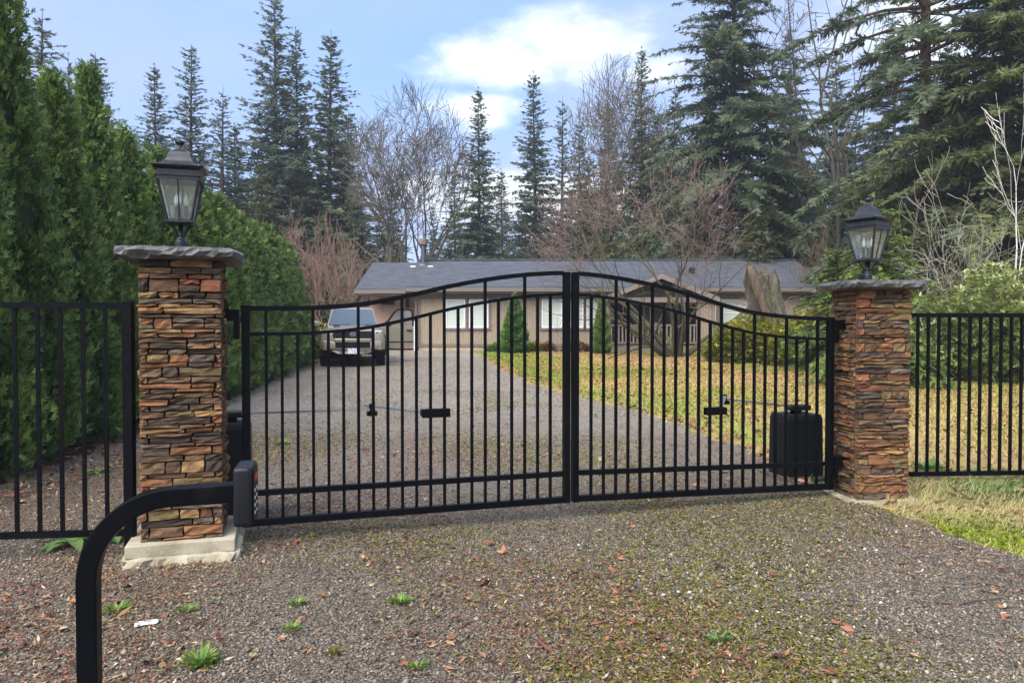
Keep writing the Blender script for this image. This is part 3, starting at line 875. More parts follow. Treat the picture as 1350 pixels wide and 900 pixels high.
    for xa, xb in ((GX - HW + .18, GX - .41), (GX - .29, GX + HW - .78)):
        r = MB().span(xa, xb, -1.57, -1.48, 1.06, 1.12).build('porch_rail', 'porch_wood', t)
        MB().span(xa, xb, -1.55, -1.50, .34, .40).build('bottom_rail', 'porch_wood', r)
        n = int((xb - xa) / .15)
        for i in range(n):
            x = xa + (i + .5) * (xb - xa) / n
            MB().span(x - .03, x + .03, -1.545, -1.505, .401, 1.059).build('baluster', 'porch_wood', r)
    MB().span(GX + HW - .7, GX + HW - .1, -1.5, -1.45, .24, GEA - .26).build('porch_screen', 'siding', t)
    f = MB().span(GX - .2, GX + .75, 1.44, 1.495, .25, 2.25).build('front_door', 'trim_brown', t)
    MB().lathe([(.03, 0), (.03, .05)], 8, (GX + .65, 1.42, 1.2)).build('door_knob', 'chrome', f)
    # plain gutter run at the right with a white downpipe
    MB().span(8.62, 8.70, -.12, -.04, .1, EA - .15).build('downspout', 'white_vinyl', t)
house()

# ------------------------------------------------------------ stone gate pillars
def rough_slab(w, d, z0, z1, seed, n=18, ov=.03):
    r = np.random.default_rng(seed)
    ring = []
    for s in range(4):
        for i in range(n):
            u = -1 + 2 * i / n
            ring.append([(u, -1), (1, u), (-u, 1), (-1, -u)][s])
    ring = np.array(ring, float)
    # soften the corners
    k = len(ring)
    rad = 1 / np.maximum(np.abs(ring[:, 0]) ** 9 + np.abs(ring[:, 1]) ** 9, 1e-6) ** (1 / 9)
    ring = ring * np.minimum(rad, 1)[:, None]
    hw = np.array([w / 2, d / 2])
    jag = np.convolve(np.tile(r.normal(0, 1, k), 3), [.25, .5, .25], 'same')[k:2 * k]
    layers = [(-.045, z0, .006), (-.008, z0 + (z1 - z0) * .25, .012), (.0, z0 + (z1 - z0) * .6, .012), (-.012, z1 - .008, .010), (-.035, z1, .004)]
    V, F = [], []
    for off, z, am in layers:
        j = jag * am + r.normal(0, am * .7, k)
        zz = z + r.normal(0, .004, k) * (1 if off > -.03 else .4)
        for i in range(k):
            sc = (hw + off + j[i]) * ring[i]
            V.append((sc[0], sc[1], zz[i]))
    for a in range(len(layers) - 1):
        for i in range(k):
            b = (i + 1) % k
            F.append((a * k + i, a * k + b, (a + 1) * k + b, (a + 1) * k + i))
    # top: rings to the centre, gently uneven
    last = (len(layers) - 1) * k
    for f in (.6, .25):
        st = len(V)
        for i in range(k):
            p = V[last + i] if f == .6 else V[st - k + i]
            q = (p[0] * f if f == .6 else p[0] * .4, p[1] * f if f == .6 else p[1] * .4, z1 + r.normal(0, .0025))
            V.append(q)
        for i in range(k):
            b = (i + 1) % k
            F.append((st - k + i, st - k + b, st + b, st + i)) if f != .6 else F.append((last + i, last + b, st + b, st + i))
    F.append(tuple(range(len(V) - k, len(V))))
    F.append(tuple(range(k))[::-1])
    m = MB(); m.add(V, F)
    return m

STONE_KINDS = ['rust', 'ochre', 'umber', 'grey', 'olive', 'brick', 'dark']
STONE_P = [.24, .12, .25, .14, .08, .06, .11]
def stone_block(L, h, d, r):
    """ledge stone: x 0..L, z 0..h, back at y=0, split face at y=-d"""
    nx = 3 if L < .09 else (5 if L > .2 else 4); nzz = 3
    V, F = [], []
    for j in range(nzz):
        for i in range(nx):
            x = L * i / (nx - 1); z = h * j / (nzz - 1)
            ex = i in (0, nx - 1); ez = j in (0, nzz - 1)
            if not ex: x += r.normal(0, L * .04)
            y = -d + r.normal(0, .006) + (.002 if ex else 0) + (.0015 if ez else 0)
            if ex: x += (1 if i == 0 else -1) * abs(r.normal(0, .005))
            if ez: z += (1 if j == 0 else -1) * abs(r.normal(0, .0028))
            V.append((x, y, z))
    for j in range(nzz - 1):
        for i in range(nx - 1):
            a = j * nx + i
            F.append((a, a + 1, a + nx + 1, a + nx))
    b = len(V)
    V += [(0, 0, 0), (L, 0, 0), (L, 0, h), (0, 0, h)]
    F.append((b, b + 1) + tuple(range(nx - 1, -1, -1)))
    F.append((b + 3,) + tuple((nzz - 1) * nx + i for i in range(nx)) + (b + 2,))
    F.append((b,) + tuple(j * nx for j in range(nzz)) + (b + 3,))
    F.append((b + 1, b + 2) + tuple(j * nx + nx - 1 for j in range(nzz - 1, -1, -1)))
    F.append((b + 3, b + 2, b + 1, b))
    return V, F

def pillar(label, loc, rz, w, z0, z1, seed, single_faces, footing):
    t = thing('stone_pillar', label, 'pillar', loc, rz, 'stone gate pillars')
    r = np.random.default_rng(seed)
    hw = w / 2; D = .05
    c = MB().span(-hw + D - .008, hw - D + .008, -hw + D - .008, hw - D + .008, .0, z1)
    c.build('mortar_core', 'mortar', t)
    # faces: 0 front (-y), 1 right (+x), 2 back (+y), 3 left (-x)
    rest = {k: MB() for k in STONE_KINDS}
    for face in range(4):
        z = z0
        a = face * math.pi / 2
        ca, sa = math.cos(a), math.sin(a)
        def place(x0, L, zz, h, proud, face=face, ca=ca, sa=sa):
            d = D + proud
            V, F = stone_block(L - .003, h - .0025, d, r); tl = r.normal(0, .014)
            out = []
            for x, y, q in V:
                lx, ly = x0 + x + .002, y - (hw - D)
                q += tl * (x - L / 2)
                out.append((lx * ca - ly * sa, lx * sa + ly * ca, zz + q + .002))
            k = r.choice(STONE_KINDS, p=STONE_P)
            if face in single_faces:
                MB().add(out, F).build('stone', 'stone_' + k, t)
            else:
                rest[k].add(out, F)
        # front and back stones run over the corners, side stones butt against them (and swap by course)
        rowi = 0
        while z < z1 - .02:
            h = float(r.choice([.022, .030, .040, .052, .070], p=[.2, .3, .25, .17, .08])) * r.uniform(.9, 1.1)
            if z + h > z1 - .03: h = z1 - z
            over = (rowi % 2 == 0) == (face % 2 == 0)
            lo, hi = (-hw, hw) if face % 2 == 0 else (-hw + D + .012, hw - D - .012)
            x = lo
            if r.random() < .38:              # small upright quoin through this course
                L = r.uniform(.035, .06)
                place(x, L, z, h, r.uniform(-.004, .01)); x += L
            endq = r.uniform(.035, .06) if r.random() < .38 else 0
            stop = hi - endq
            while x < stop - .01:
                L = r.uniform(.08, .20) if h > .05 else r.uniform(.10, .30)
                if stop - (x + L) < .06: L = stop - x
                if h > .06 and r.random() < .55:      # two thin pieces instead of a thick one
                    q = h * r.uniform(.4, .6)
                    place(x, L, z, q, r.uniform(-.012, .014)); place(x, L, z + q, h - q, r.uniform(-.012, .014))
                else:
                    place(x, L, z, h, r.uniform(-.012, .014))
                x += L
            if endq: place(stop, endq, z, h, r.uniform(-.004, .01))
            z += h; rowi += 1
    for k, m in rest.items():
        if m.v:
            o = m.build('stone_facing', 'stone_' + k, t); o['kind'] = 'stuff'
    rough_slab(w + .22, w + .22, z1, z1 + .072, seed + 5).build('capstone', 'cap_stone', t)
    if footing:
        MB().span(-hw - .07, hw + .07, -hw - .07, hw + .07, .058, z0).build('footing', 'footing_concrete', t, .006, 2)
        f = rough_slab(w + .21, w + .21, -.05, .060, seed + 9, 18); f.build('footing', 'footing_concrete', t)
    return t

U = Vector((math.cos(R(17)), math.sin(R(17)), 0)); Vv = Vector((-math.sin(R(17)), math.cos(R(17)), 0))
PLW = .45
pl = Vector((-2.15, 4.36, 0)) + U * (PLW / 2) + Vv * (PLW / 2)
pillar('stacked brown stone pillar standing on a two step concrete footing', pl, R(17), PLW, .13, 1.765, 3, (0, 1), True)
PRR, PRW = R(6), .43
u2 = Vector((math.cos(PRR), math.sin(PRR), 0)); v2 = Vector((-math.sin(PRR), math.cos(PRR), 0))
pr = Vector((2.70, 5.90, 0)) + u2 * (PRW / 2) + v2 * (PRW / 2)
pillar('stacked brown stone pillar rising from long grass beside the black opener box', pr, PRR, PRW, .0, 1.665, 11, (0, 3), False)
foot = rough_slab(.62, .66, -.05, .022, 31, 10)
f = foot.build('footing', 'footing_concrete', [o for o in COL.objects if o.name == 'stone_pillar.001'][0])

# ------------------------------------------------------------ lanterns on the pillars
def lantern(label, loc, rz):
    t = thing('post_lantern', label, 'lantern', loc, rz, 'lanterns on the gate pillars')
    M = 'lantern_metal'
    q = math.pi / 4; k = math.sqrt(2)
    MB().lathe([(.036, 0), (.040, .004), (.036, .010), (.036, .056), (.033, .062), (.022, .078), (.018, .088)], 16).build('base', M, t)
    MB().lathe([(.016, .086), (.022, .096), (.016, .106), (.013, .162)], 12).build('stem', M, t, smooth=True)
    for i in range(4):
        a = i * math.pi / 2 + q
        c, s = math.cos(a), math.sin(a)
        pts = [(.018, .092), (.030, .102), (.038, .118), (.050, .138), (.068, .154), (.084, .162)]
        MB().tube([(r * c, r * s, z) for r, z in pts], .0062, 6).build('bracket', M, t)
    z0, z1, h0, h1 = .188, .440, .068, .118
    MB().lathe([(h0 * k * .9, .160), (h0 * k * 1.05, .163), ((h0 + .016) * k, .170), ((h0 + .016) * k, .180), (h0 * k, .189)], 4, a0=q).build('tray', M, t)
    for sx, sy in ((-1, -1), (1, -1), (1, 1), (-1, 1)):
        MB().bar((sx * h0, sy * h0, z0), (sx * h1, sy * h1, z1), .014, .014).build('corner_bar', M, t, .002)
    for i in range(4):
        a = i * math.pi / 2
        Mx = Matrix.Rotation(a, 3, 'Z')
        def pt(x, y, z): v = Mx @ Vector((x, y, z)); return (v.x, v.y, v.z)
        MB().add([pt(-h0 + .006, -h0, z0), pt(h0 - .006, -h0, z0), pt(h1 - .006, -h1, z1), pt(-h1 + .006, -h1, z1),
                  pt(-h0 + .006, -h0 + .003, z0), pt(h0 - .006, -h0 + .003, z0), pt(h1 - .006, -h1 + .003, z1), pt(-h1 + .006, -h1 + .003, z1)],
                 [(0, 1, 2, 3), (7, 6, 5, 4), (0, 4, 5, 1), (1, 5, 6, 2), (2, 6, 7, 3), (3, 7, 4, 0)]).build('pane', 'clear_glass', t)
        if i % 2 == 0:
            MB().bar(pt(0, -h0 - .002, z0), pt(0, -h1 - .002, z1), .008, .006, up=(0, 0, 1)).build('muntin', M, t)
        MB().bar(pt(-h1, -h1, z1 - .008), pt(h1, -h1, z1 - .008), .012, .03).build('valance', M, t)
    MB().lathe([(h1 * k, .432), ((h1 + .012) * k, .440), ((h1 + .012) * k, .450), (h1 * k, .455), (h1 * k * .99, .478), ((h1 + .012) * k, .486),
                ((h1 + .026) * k, .494), ((h1 + .028) * k, .500), ((h1 + .014) * k, .505)], 4, a0=q).build('rim', M, t)
    roof = [((h1 + .024) * k, .502), (.158, .510), (.132, .521), (.110, .537), (.094, .558), (.083, .584), (.078, .592), (.071, .594), (.067, .598), (.044, .612), (.033, .620), (.029, .627)]
    MB().lathe(roof, 4, a0=q).build('roof', M, t)
    MB().lathe([(.024, .622), (.022, .631), (.014, .635), (.012, .644), (.022, .651), (.029, .660), (.028, .667), (.014, .672), (.004, .674)], 14).build('finial', M, t, smooth=True)
    s = MB().lathe([(.05, .189), (.05, .20), (.02, .205)], 12).build('lamp_socket', M, t)
    for i in range(3):
        a = i * 2.094 + .4
        x, y = .032 * math.cos(a), .032 * math.sin(a)
        MB().lathe([(.012, .195), (.012, .275), (.009, .280)], 8, (x, y, 0)).build('candle', 'black_plastic', s)
        MB().lathe([(.006, .28), (.014, .30), (.012, .325), (.002, .36)], 8, (x, y, 0)).build('bulb', 'lamp_white', s, smooth=True)
    return t
lantern('black square lantern on the capstone of the pillar with the concrete footing', pl + Vector((-.02, 0, 1.765 + .070)), R(17))
lantern('black square lantern on the capstone of the pillar by the opener box', pr + Vector((-.02, 0, 1.665 + .070)), R(38))

# ------------------------------------------------------------ the double gate
GA = Vector((-1.69, 4.74, 0)); GB = Vector((2.58, 6.10, 0))
GL = (GB - GA).length; GANG = math.atan2(1.36, 4.27)
LEAF_L, LEAF_R = GL * .494 - .010, GL * .506 - .010
AU = [0, .1, .204, .34, .474, .604, .733, .858, 1.0]
AZ = [1.492, 1.492, 1.498, 1.524, 1.582, 1.650, 1.704, 1.740, 1.757]
def arc_z(u):
    # smooth curve through the measured heights
    i = min(max(int(np.searchsorted(AU, u)) - 1, 0), len(AU) - 2)
    def sl(j):
        if j <= 0 or j >= len(AU) - 1: return 0
        return (AZ[j + 1] - AZ[j - 1]) / (AU[j + 1] - AU[j - 1])
    h = AU[i + 1] - AU[i]; t = min(max((u - AU[i]) / h, 0), 1)
    return ((2 * t ** 3 - 3 * t * t + 1) * AZ[i] + (t ** 3 - 2 * t * t + t) * h * sl(i) + (-2 * t ** 3 + 3 * t * t) * AZ[i + 1] + (t ** 3 - t * t) * h * sl(i + 1))
def gate_leaf(label, loc, sg, sag, zb, tall0, LEAF):
    t = thing('gate_leaf', label, 'gate', loc, GANG, 'leaves of the driveway gate')
    M = 'black_metal'
    P = .05
    dz = lambda s: -sag * (1 - s / LEAF)
    def px(s): return sg * s
    def post(name, s0, s1, z0, z1):
        MB().span(px(s0), px(s1), -P / 2, P / 2, z0, z1).build(name, M, t, .003)
    post('hinge_post', 0, P, zb + dz(0) - .004, 1.508 + dz(0))
    post('meeting_post', LEAF - .046, LEAF, zb - .004, 1.764)
    def rail(name, zf, h, w):
        n = 28
        path = [(px(P + (LEAF - 2 * P) * i / n), 0, zf((P + (LEAF - 2 * P) * i / n) / LEAF) + dz(P + (LEAF - 2 * P) * i / n)) for i in range(n + 1)]
        return MB().sweep(path, [(-w / 2, -h / 2), (w / 2, -h / 2), (w / 2, h / 2), (-w / 2, h / 2)]).build(name, M, t)
    rail('top_rail', lambda u: arc_z(u), .030, .034)
    low = lambda u: arc_z(u) - .150 - .012 * (1 - u)
    rail('arched_rail', low, .022, .034)
    def straight(name, z, h, w):
        MB().sweep([(px(P), 0, z + dz(P)), (px(LEAF - P), 0, z)], [(-w / 2, -h / 2), (w / 2, -h / 2), (w / 2, h / 2), (-w / 2, h / 2)]).build(name, M, t, .002)
    straight('lower_rail', zb + .205, .036, .036)
    straight('bottom_rail', zb + .020, .044, .045)
    q = .0185
    n = 21
    for i in range(n):
        s = P + (LEAF - 2 * P) * (i + 1) / (n + 1)
        u = s / LEAF
        top = arc_z(u) - .014 if i % 3 == tall0 else low(u)
        zl, zt = zb + .04 + dz(s), top + dz(s)
        MB().span(px(s) - q / 2, px(s) + q / 2, -q / 2, q / 2, zl, zt).build('picket', M, t)
    # hinges reach to the pillar
    for z in (1.40, .30):
        h = MB().span(px(-.010), px(-.045), -.025, .025, z - .10 + dz(0), z + .01 + dz(0))
        ho = h.build('hinge', M, t, .003)
        MB().span(px(-.012), px(-.135), -.03, .03, z + .012 + dz(0), z + .085 + dz(0)).build('hinge_arm', M, ho, .003)
    return t
gl = gate_leaf('arched black metal gate leaf with its opener arm crossing the gravel', GA, 1, -.0, .125, 0, LEAF_L)
gr = gate_leaf('arched black metal gate leaf hung beside the black opener box', GB, -1, .055, .125, 0, LEAF_R)
def on_gate(s, y, z):                 # s metres from the left hinge along the gate, y behind it
    c, sn = math.cos(GANG), math.sin(GANG)
    return GA + Vector((s * c - y * sn, s * sn + y * c, z))
# bolted plates for the opener arms
def plate(leaf, s0, s1, z, sg):
    a, b = sg * s0, sg * s1
    o = MB().span(a, b, .012, .022, z - .028, z + .028).build('arm_plate', 'black_metal', leaf)
    MB().span(a, a + (b - a) * .18, .0225, .075, z - .02, z + .02).build('plate_lug', 'black_metal', o)
plate(gl, 1.14, 1.33, .795, 1)
plate(gr, .99, 1.17, .735, -1)
MB().span(1.14, 1.33, -.022, -.012, .766, .822).build('arm_plate', 'black_metal', gl, .002)
MB().span(-1.17, -.99, -.022, -.012, .706, .762).build('arm_plate', 'black_metal', gr, .002)

# ------------------------------------------------------------ gate openers
def opener(label, loc, rz, sg, w, d, h, elbow, wrist, post_only=False):
    """elbow, wrist: local points of the two-part arm"""
    t = thing('gate_opener', label, 'gate opener', loc, rz, 'swing gate openers')
    tap = .012
    b = MB()
    V = []
    for z, k in ((.0, 0), (h * .93, tap * .5), (h, tap + .004)):
        V += [(-w / 2 + k, -d / 2 + k, z), (w / 2 - k, -d / 2 + k, z), (w / 2 - k, d / 2 - k, z), (-w / 2 + k, d / 2 - k, z)]
    F = [(3, 2, 1, 0), (8, 9, 10, 11)] + [(r * 4 + i, r * 4 + (i + 1) % 4, r * 4 + 4 + (i + 1) % 4, r * 4 + 4 + i) for r in (0, 1) for i in range(4)]
    b.add(V, F)
    hs = b.build('housing', 'black_plastic', t, .008, 2)
    for i in range(9):
        z = h * (.16 + .075 * i)
        MB().span(-w / 2 - .003, -w / 2 + .016, -d * .12, d * .16, z, z + h * .03).build('vent_rib', 'black_plastic', hs)
    MB().span(-w / 2 - .005, -w / 2 + .01, -d / 2 + .03, d / 2 - .03, h * .87, h * .885).build('seam', 'dark_slot', hs)
    MB().box((0, 0, -.03), (w + .05, d + .05, .06)).build('pad', 'gravel', t)
    for i in range(4):
        MB().lathe([(.02, 0), (.02, .015)], 6, ((i % 2 - .5) * w * 1.05, (i // 2 - .5) * d * 1.05, .0)).build('anchor_bolt', 'galvanised', t)
    MB().lathe([(.05, h), (.05, h + .03), (.03, h + .045)], 14).build('drive_shaft', 'black_metal', t)
    a = MB().span(-.09, .12, -.055, .055, h + .028, h + .075).build('crank_block', 'black_plastic', t, .008)
    p0 = Vector((0, 0, h + .055)); e = Vector(elbow); w_ = Vector(wrist)
    MB().bar(p0, e, .035, .016).build('arm', 'galvanised', t)
    e2 = e + Vector((0, 0, .022)); 
    MB().bar(e2 + (e2 - w_).normalized() * .06, w_, .034, .014).build('arm', 'galvanised', t)
    MB().lathe([(.022, -.045), (.022, .035), (.012, .04)], 8, tuple(e)).build('elbow_bolt', 'black_metal', t)
    MB().box((e.x, e.y, e.z - .03), (.07, .05, .03)).build('elbow_clamp', 'black_metal', t)
    return t
# right-hand opener, box visible between the pickets
def loc2(p, base, rz):
    return Matrix.Rotation(-rz, 3, 'Z') @ (p - base)
bR = Vector((2.55, 6.80, .055)); rzR = R(12)
wR = on_gate(GL - 1.005, .07, .735); eR = Vector((1.86, 6.62, .745))
opener('black boxy gate opener with ribbed side standing on the lawn edge', bR, rzR, 1, .36, .30, .545, loc2(eR, bR, rzR), loc2(wR, bR, rzR))
bL = Vector((-2.02, 5.42, .06)); rzL = R(17)
wL = on_gate(1.155, .07, .795); eL = Vector((-.98, 5.30, .80))
opener('black gate opener half hidden behind the footed stone pillar, long grey arm', bL, rzL, 1, .30, .30, .64, loc2(eL, bL, rzL), loc2(wL, bL, rzL))

# ------------------------------------------------------------ fences
def fence(label, a, b, sp, z0, z1, posts, first=None):
    a, b = Vector(a), Vector(b)
    ang = math.atan2(b.y - a.y, b.x - a.x); L = (b - a).length
    t = thing('picket_fence', label, 'fence', a, ang, 'black picket fences beside the gate')
    M = 'black_metal'
    MB().bar((0, 0, z1 - .018), (L, 0, z1 - .018), .036, .036).build('top_rail', M, t)
    MB().bar((0, 0, z0 + .018), (L, 0, z0 + .018), .036, .036).build('bottom_rail', M, t)
    for s in posts:
        MB().span(s - .028, s + .028, -.028, .028, -.03, z1 + .008).build('post', M, t, .003)
    n = int(L / sp); q = .0195
    me = MB().span(-q / 2, q / 2, -q / 2, q / 2, z0 + .034, z1 - .034).mesh('picket')
    for i in range(n):
        s = (first if first is not None else sp) + i * sp
        if s > L or any(abs(s - p) < .03 for p in posts): continue
        o = link('picket', me, M, t); o.location = (s, 0, 0)
    return t
fence('tall black picket fence in front of the arborvitae hedge', (-2.275, 4.50, 0), (-4.9, 4.22, 0), .126, .135, 1.52, (0, 2.55), .13)
fence('black picket fence with its foot in long grass before the broadleaf shrub', (3.12, 6.34, .03), (7.2, 6.62, .05), .0915, .09, 1.46, (.02, 3.9), .10)

# ------------------------------------------------------------ keypad on its gooseneck
def keypad_post():
    base = Vector((-1.045, 1.86, 0))
    t = thing('keypad_pedestal', 'black square tube gooseneck post set in the gravel', 'pedestal', base, R(12.5))
    p = []
    H, Rr, X1 = .953, .20, .345
    p = [(0, 0, z) for z in (-.05, .3, .6, H - Rr - .02)]
    for i in range(0, 15):
        a = math.pi / 2 * i / 14
        p.append((Rr - Rr * math.cos(a), 0, H - Rr + Rr * math.sin(a)))
    p.append((X1, 0, H + .004))
    q = .0235
    MB().sweep(p, [(-q, -q), (q, -q), (q, q), (-q, q)], up=(0, 1, 0)).build('tube', 'black_metal', t, .004, 2)
    MB().box((0, 0, .012), (.14, .14, .014)).build('base_plate', 'black_metal', t, .003)
    for i in range(4):
        MB().lathe([(.009, .018), (.009, .034)], 6, ((i % 2 - .5) * .10, (i // 2 - .5) * .10, 0)).build('bolt', 'galvanised', t)
    k = thing('entry_keypad', 'rounded black keypad box on the end of the gooseneck', 'keypad', base + Matrix.Rotation(R(12.5), 3, 'Z') @ Vector((X1 + .001, 0, H)), R(12.5))
    MB().span(0, .046, -.060, .060, -.075, .075).build('body', 'black_plastic', k, .012, 3, True)
    MB().span(.0462, .0485, -.05, .05, -.066, .066).build('face_plate', 'black_metal', k, .002)
    MB().span(.0487, .050, -.022, .022, .034, .050).build('red_label', 'keypad_red', k)
    for i in range(4):
        for j in range(2):
            MB().span(.0487, .0505, -.030 + j * .036, -.030 + j * .036 + .010, .008 - i * .019, .015 - i * .019).build('key', 'keypad_white', k)
keypad_post()

# ------------------------------------------------------------ pickup truck
def truck():
    loc = (-4.70, 22.4, gzf(-4.7, 22.4) + .014)
    t = thing('pickup_truck', 'bronze pickup truck parked by the hedge with its driver door open', 'truck', loc, R(12))
    PT = 'car_paint'
    # body: lofted half sections (width at sill, at shoulder, at top; heights)
    secs = [  # y, sill z, sill w, mid z, mid w, shoulder z, shoulder w, top z
        (.02, .62, .70, .80, .80, .98, .74, 1.02),
        (.10, .56, .86, .80, .93, 1.06, .86, 1.115),
        (.30, .55, .93, .80, .955, 1.09, .90, 1.155),
        (.80, .55, .95, .80, .955, 1.12, .91, 1.19),
        (1.30, .50, .93, .82, .945, 1.15, .90, 1.215),
        (1.45, .50, .92, .82, .94, 1.16, .89, 1.20),
        (3.55, .50, .92, .82, .94, 1.16, .89, 1.19),
        (3.60, .52, .92, .82, .945, 1.18, .91, 1.20),
        (5.25, .58, .91, .84, .935, 1.18, .90, 1.20),
        (5.32, .62, .86, .84, .90, 1.14, .86, 1.16)]
    V, F = [], []
    for y, sz, sw, mz, mw, hz, hw_, tz in secs:
        V += [(-sw, y, sz), (-mw, y, mz), (-hw_, y, hz), (-hw_ * .8, y, tz - .012), (0, y, tz + .012), (hw_ * .8, y, tz - .012), (hw_, y, hz), (mw, y, mz), (sw, y, sz)]
    k = 9
    for i in range(len(secs) - 1):
        for a in range(k):
            b = (a + 1) % k
            F.append((i * k + a, i * k + b, (i + 1) * k + b, (i + 1) * k + a))
    F += [tuple(range(k)), tuple((len(secs) - 1) * k + a for a in range(k))]
    body = MB().add(V, F).build('body', PT, t, .015, 2, True)
    # hood bulge with scoop
    MB().add([(-.40, .16, 1.125), (.40, .16, 1.125), (.44, 1.25, 1.235), (-.44, 1.25, 1.235), (-.34, .22, 1.155), (.34, .22, 1.155), (.38, 1.22, 1.262), (-.38, 1.22, 1.262)],
             [(3, 2, 1, 0), (4, 5, 6, 7), (0, 1, 5, 4), (1, 2, 6, 5), (2, 3, 7, 6), (3, 0, 4, 7)]).build('hood', PT, t, .02, 2, True)
    # cabin
    def frustum(y0, y1, y2, y3, w0, w1, z0, z1):
        V = [(-w0, y0, z0), (w0, y0, z0), (w0, y3, z0), (-w0, y3, z0), (-w1, y1, z1), (w1, y1, z1), (w1, y2, z1), (-w1, y2, z1)]
        return MB().add(V, [(3, 2, 1, 0), (4, 5, 6, 7), (0, 1, 5, 4), (1, 2, 6, 5), (2, 3, 7, 6), (3, 0, 4, 7)])
    frustum(1.32, 2.02, 3.40, 3.62, .80, .655, 1.19, 1.79).build('cabin', PT, t, .05, 3, True)
    frustum(2.05, 2.20, 3.30, 3.42, .63, .54, 1.78, 1.83).build('roof', PT, t, .02, 2, True)
    def quad(name, pts, mat, par, th=.012, n=(0, -1, 0)):
        n = Vector(n).normalized() * th
        V = [Vector(p) for p in pts] + [Vector(p) + n for p in pts]
        return MB().add(V, [(3, 2, 1, 0), (4, 5, 6, 7), (0, 1, 5, 4), (1, 2, 6, 5), (2, 3, 7, 6), (3, 0, 4, 7)]).build(name, mat, par)
    ws = quad('windshield', [(-.735, 1.345, 1.225), (.735, 1.345, 1.225), (.605, 1.968, 1.745), (-.605, 1.968, 1.745)], 'car_glass', t, .018, (0, -.65, .76))
    for s in (-1, 1):
        MB().bar((s * .35 - .25, 1.31, 1.25), (s * .35 + .3, 1.40, 1.285), .02, .015).build('wiper', 'car_black', ws)
        quad('side_window', [(s * .772, 1.62, 1.25), (s * .772, 3.42, 1.25), (s * .672, 3.30, 1.72), (s * .672, 2.12, 1.72)], 'car_glass', t, .012, (s, 0, .25))
        # headlights wrap the corners
        h = MB().add([(s * .52, .045, .99), (s * .84, .10, .985), (s * .915, .34, .99), (s * .905, .34, 1.085), (s * .82, .085, 1.085), (s * .55, .035, 1.055),
                      (s * .50, .2, .99), (s * .50, .2, 1.07)],
                     [(0, 1, 4, 5), (1, 2, 3, 4), (5, 4, 3, 7), (0, 6, 2, 1), (0, 5, 7, 6), (6, 7, 3, 2)]).build('headlight', 'headlight_glass', t, .008, 1)
        MB().lathe([(.045, 0), (.045, .02)], 12, (s * .70, .05, 1.03)).build('lamp_lens', 'chrome', h)
        # bumper horns, fog lamps, flares, mirrors
        MB().add([(s * .50, -.03, .56), (s * .82, .02, .50), (s * .95, .22, .53), (s * .96, .26, .78), (s * .84, .03, .80), (s * .50, -.035, .74),
                  (s * .50, .2, .56), (s * .50, .2, .76)],
                 [(0, 1, 4, 5), (1, 2, 3, 4), (5, 4, 3, 7), (0, 6, 2, 1), (0, 5, 7, 6), (6, 7, 3, 2)]).build('bumper_corner', PT, t, .02, 2, True)
        MB().disc_x((0, 0, 0), .055, .03, 14)
        fl = MB(); fl.add([(s * .66 + .075 * math.cos(a), -.025, .655 + .05 * math.sin(a)) for a in np.arange(0, 6.28, .45)] + [(s * .66 + .075 * math.cos(a), .03, .655 + .05 * math.sin(a)) for a in np.arange(0, 6.28, .45)],
                          [tuple(range(14)), tuple(range(14, 28))[::-1]] + [(i, (i + 1) % 14, 14 + (i + 1) % 14, 14 + i) for i in range(14)])
        fl.build('fog_lamp', 'chrome', t)
        mr = MB().box((s * 1.10, 1.58, 1.29), (.20, .10, .17)).build('mirror', PT if s < 0 else 'car_black', t, .03, 2, True)
        MB().bar((s * .90, 1.62, 1.22), (s * 1.03, 1.60, 1.25), .06, .05).build('mirror_arm', 'car_black', mr)
        for y in (.93, 4.25):
            n = 14
            pts = [(y + .50 * math.cos(a), .40 + .52 * math.sin(a)) for a in np.linspace(-.12, math.pi + .12, n)]
            MB().sweep([(s * .935, p, q) for p, q in pts], [(-.035, -.05), (.035, -.05), (.035, .05), (-.035, .05)], up=(1, 0, 0)).build('wheel_flare', 'car_black', t)
            w = thing_part('wheel', t)
            MB().disc_x((s * .83, y, .39), .39, .27, 28).build('tyre', 'rubber', w, .035, 2)
            r = MB().disc_x((s * .955, y, .39), .24, .03, 20).build('rim', 'rim_metal', w)
    # black wheel-well and underbody mass
    MB().span(-.70, .70, .35, 5.1, .36, .56).build('underbody', 'car_black', t)
    for y in (.93, 4.25):
        MB().span(-.925, .925, y - .44, y + .44, .5, .82).build('wheel_well', 'car_black', t)
    # grille, bumper, skid plate, plate
    g = MB().add([(-.54, -.01, .86), (.54, -.01, .86), (.60, .0, .93), (.56, .03, 1.075), (-.56, .03, 1.075), (-.60, .0, .93),
                  (-.5, .2, .86), (.5, .2, .86), (.5, .2, 1.07), (-.5, .2, 1.07)],
                 [(0, 1, 2, 3, 4, 5), (0, 6, 7, 1), (4, 3, 8, 9), (6, 9, 8, 7), (0, 5, 4, 9, 6), (1, 7, 8, 3, 2)]).build('grille', 'car_black', t, .012, 1)
    for z in (.905, .955, 1.005, 1.05):
        MB().span(-.52, .52, -.022 + (z - .9) * .15, -.004 + (z - .9) * .15, z - .010, z + .010).build('grille_slat', 'rim_metal', g)
    em = MB()
    for rx, rz_ in ((.085, .055), (.032, .052)):
        pts = [(rx * math.cos(a), -.035, .975 + rz_ * math.sin(a)) for a in np.arange(0, 6.28, .35)]
        em.sweep(pts, [(-.008, -.008), (.008, -.008), (.008, .008), (-.008, .008)], up=(0, 1, 0), closed=True)
    em.sweep([(.06 * math.cos(a), -.035, .995 + .02 * math.sin(a)) for a in np.arange(0, 6.28, .35)], [(-.006, -.006), (.006, -.006), (.006, .006), (-.006, .006)], up=(0, 1, 0), closed=True)
    em.build('emblem', 'chrome', g)
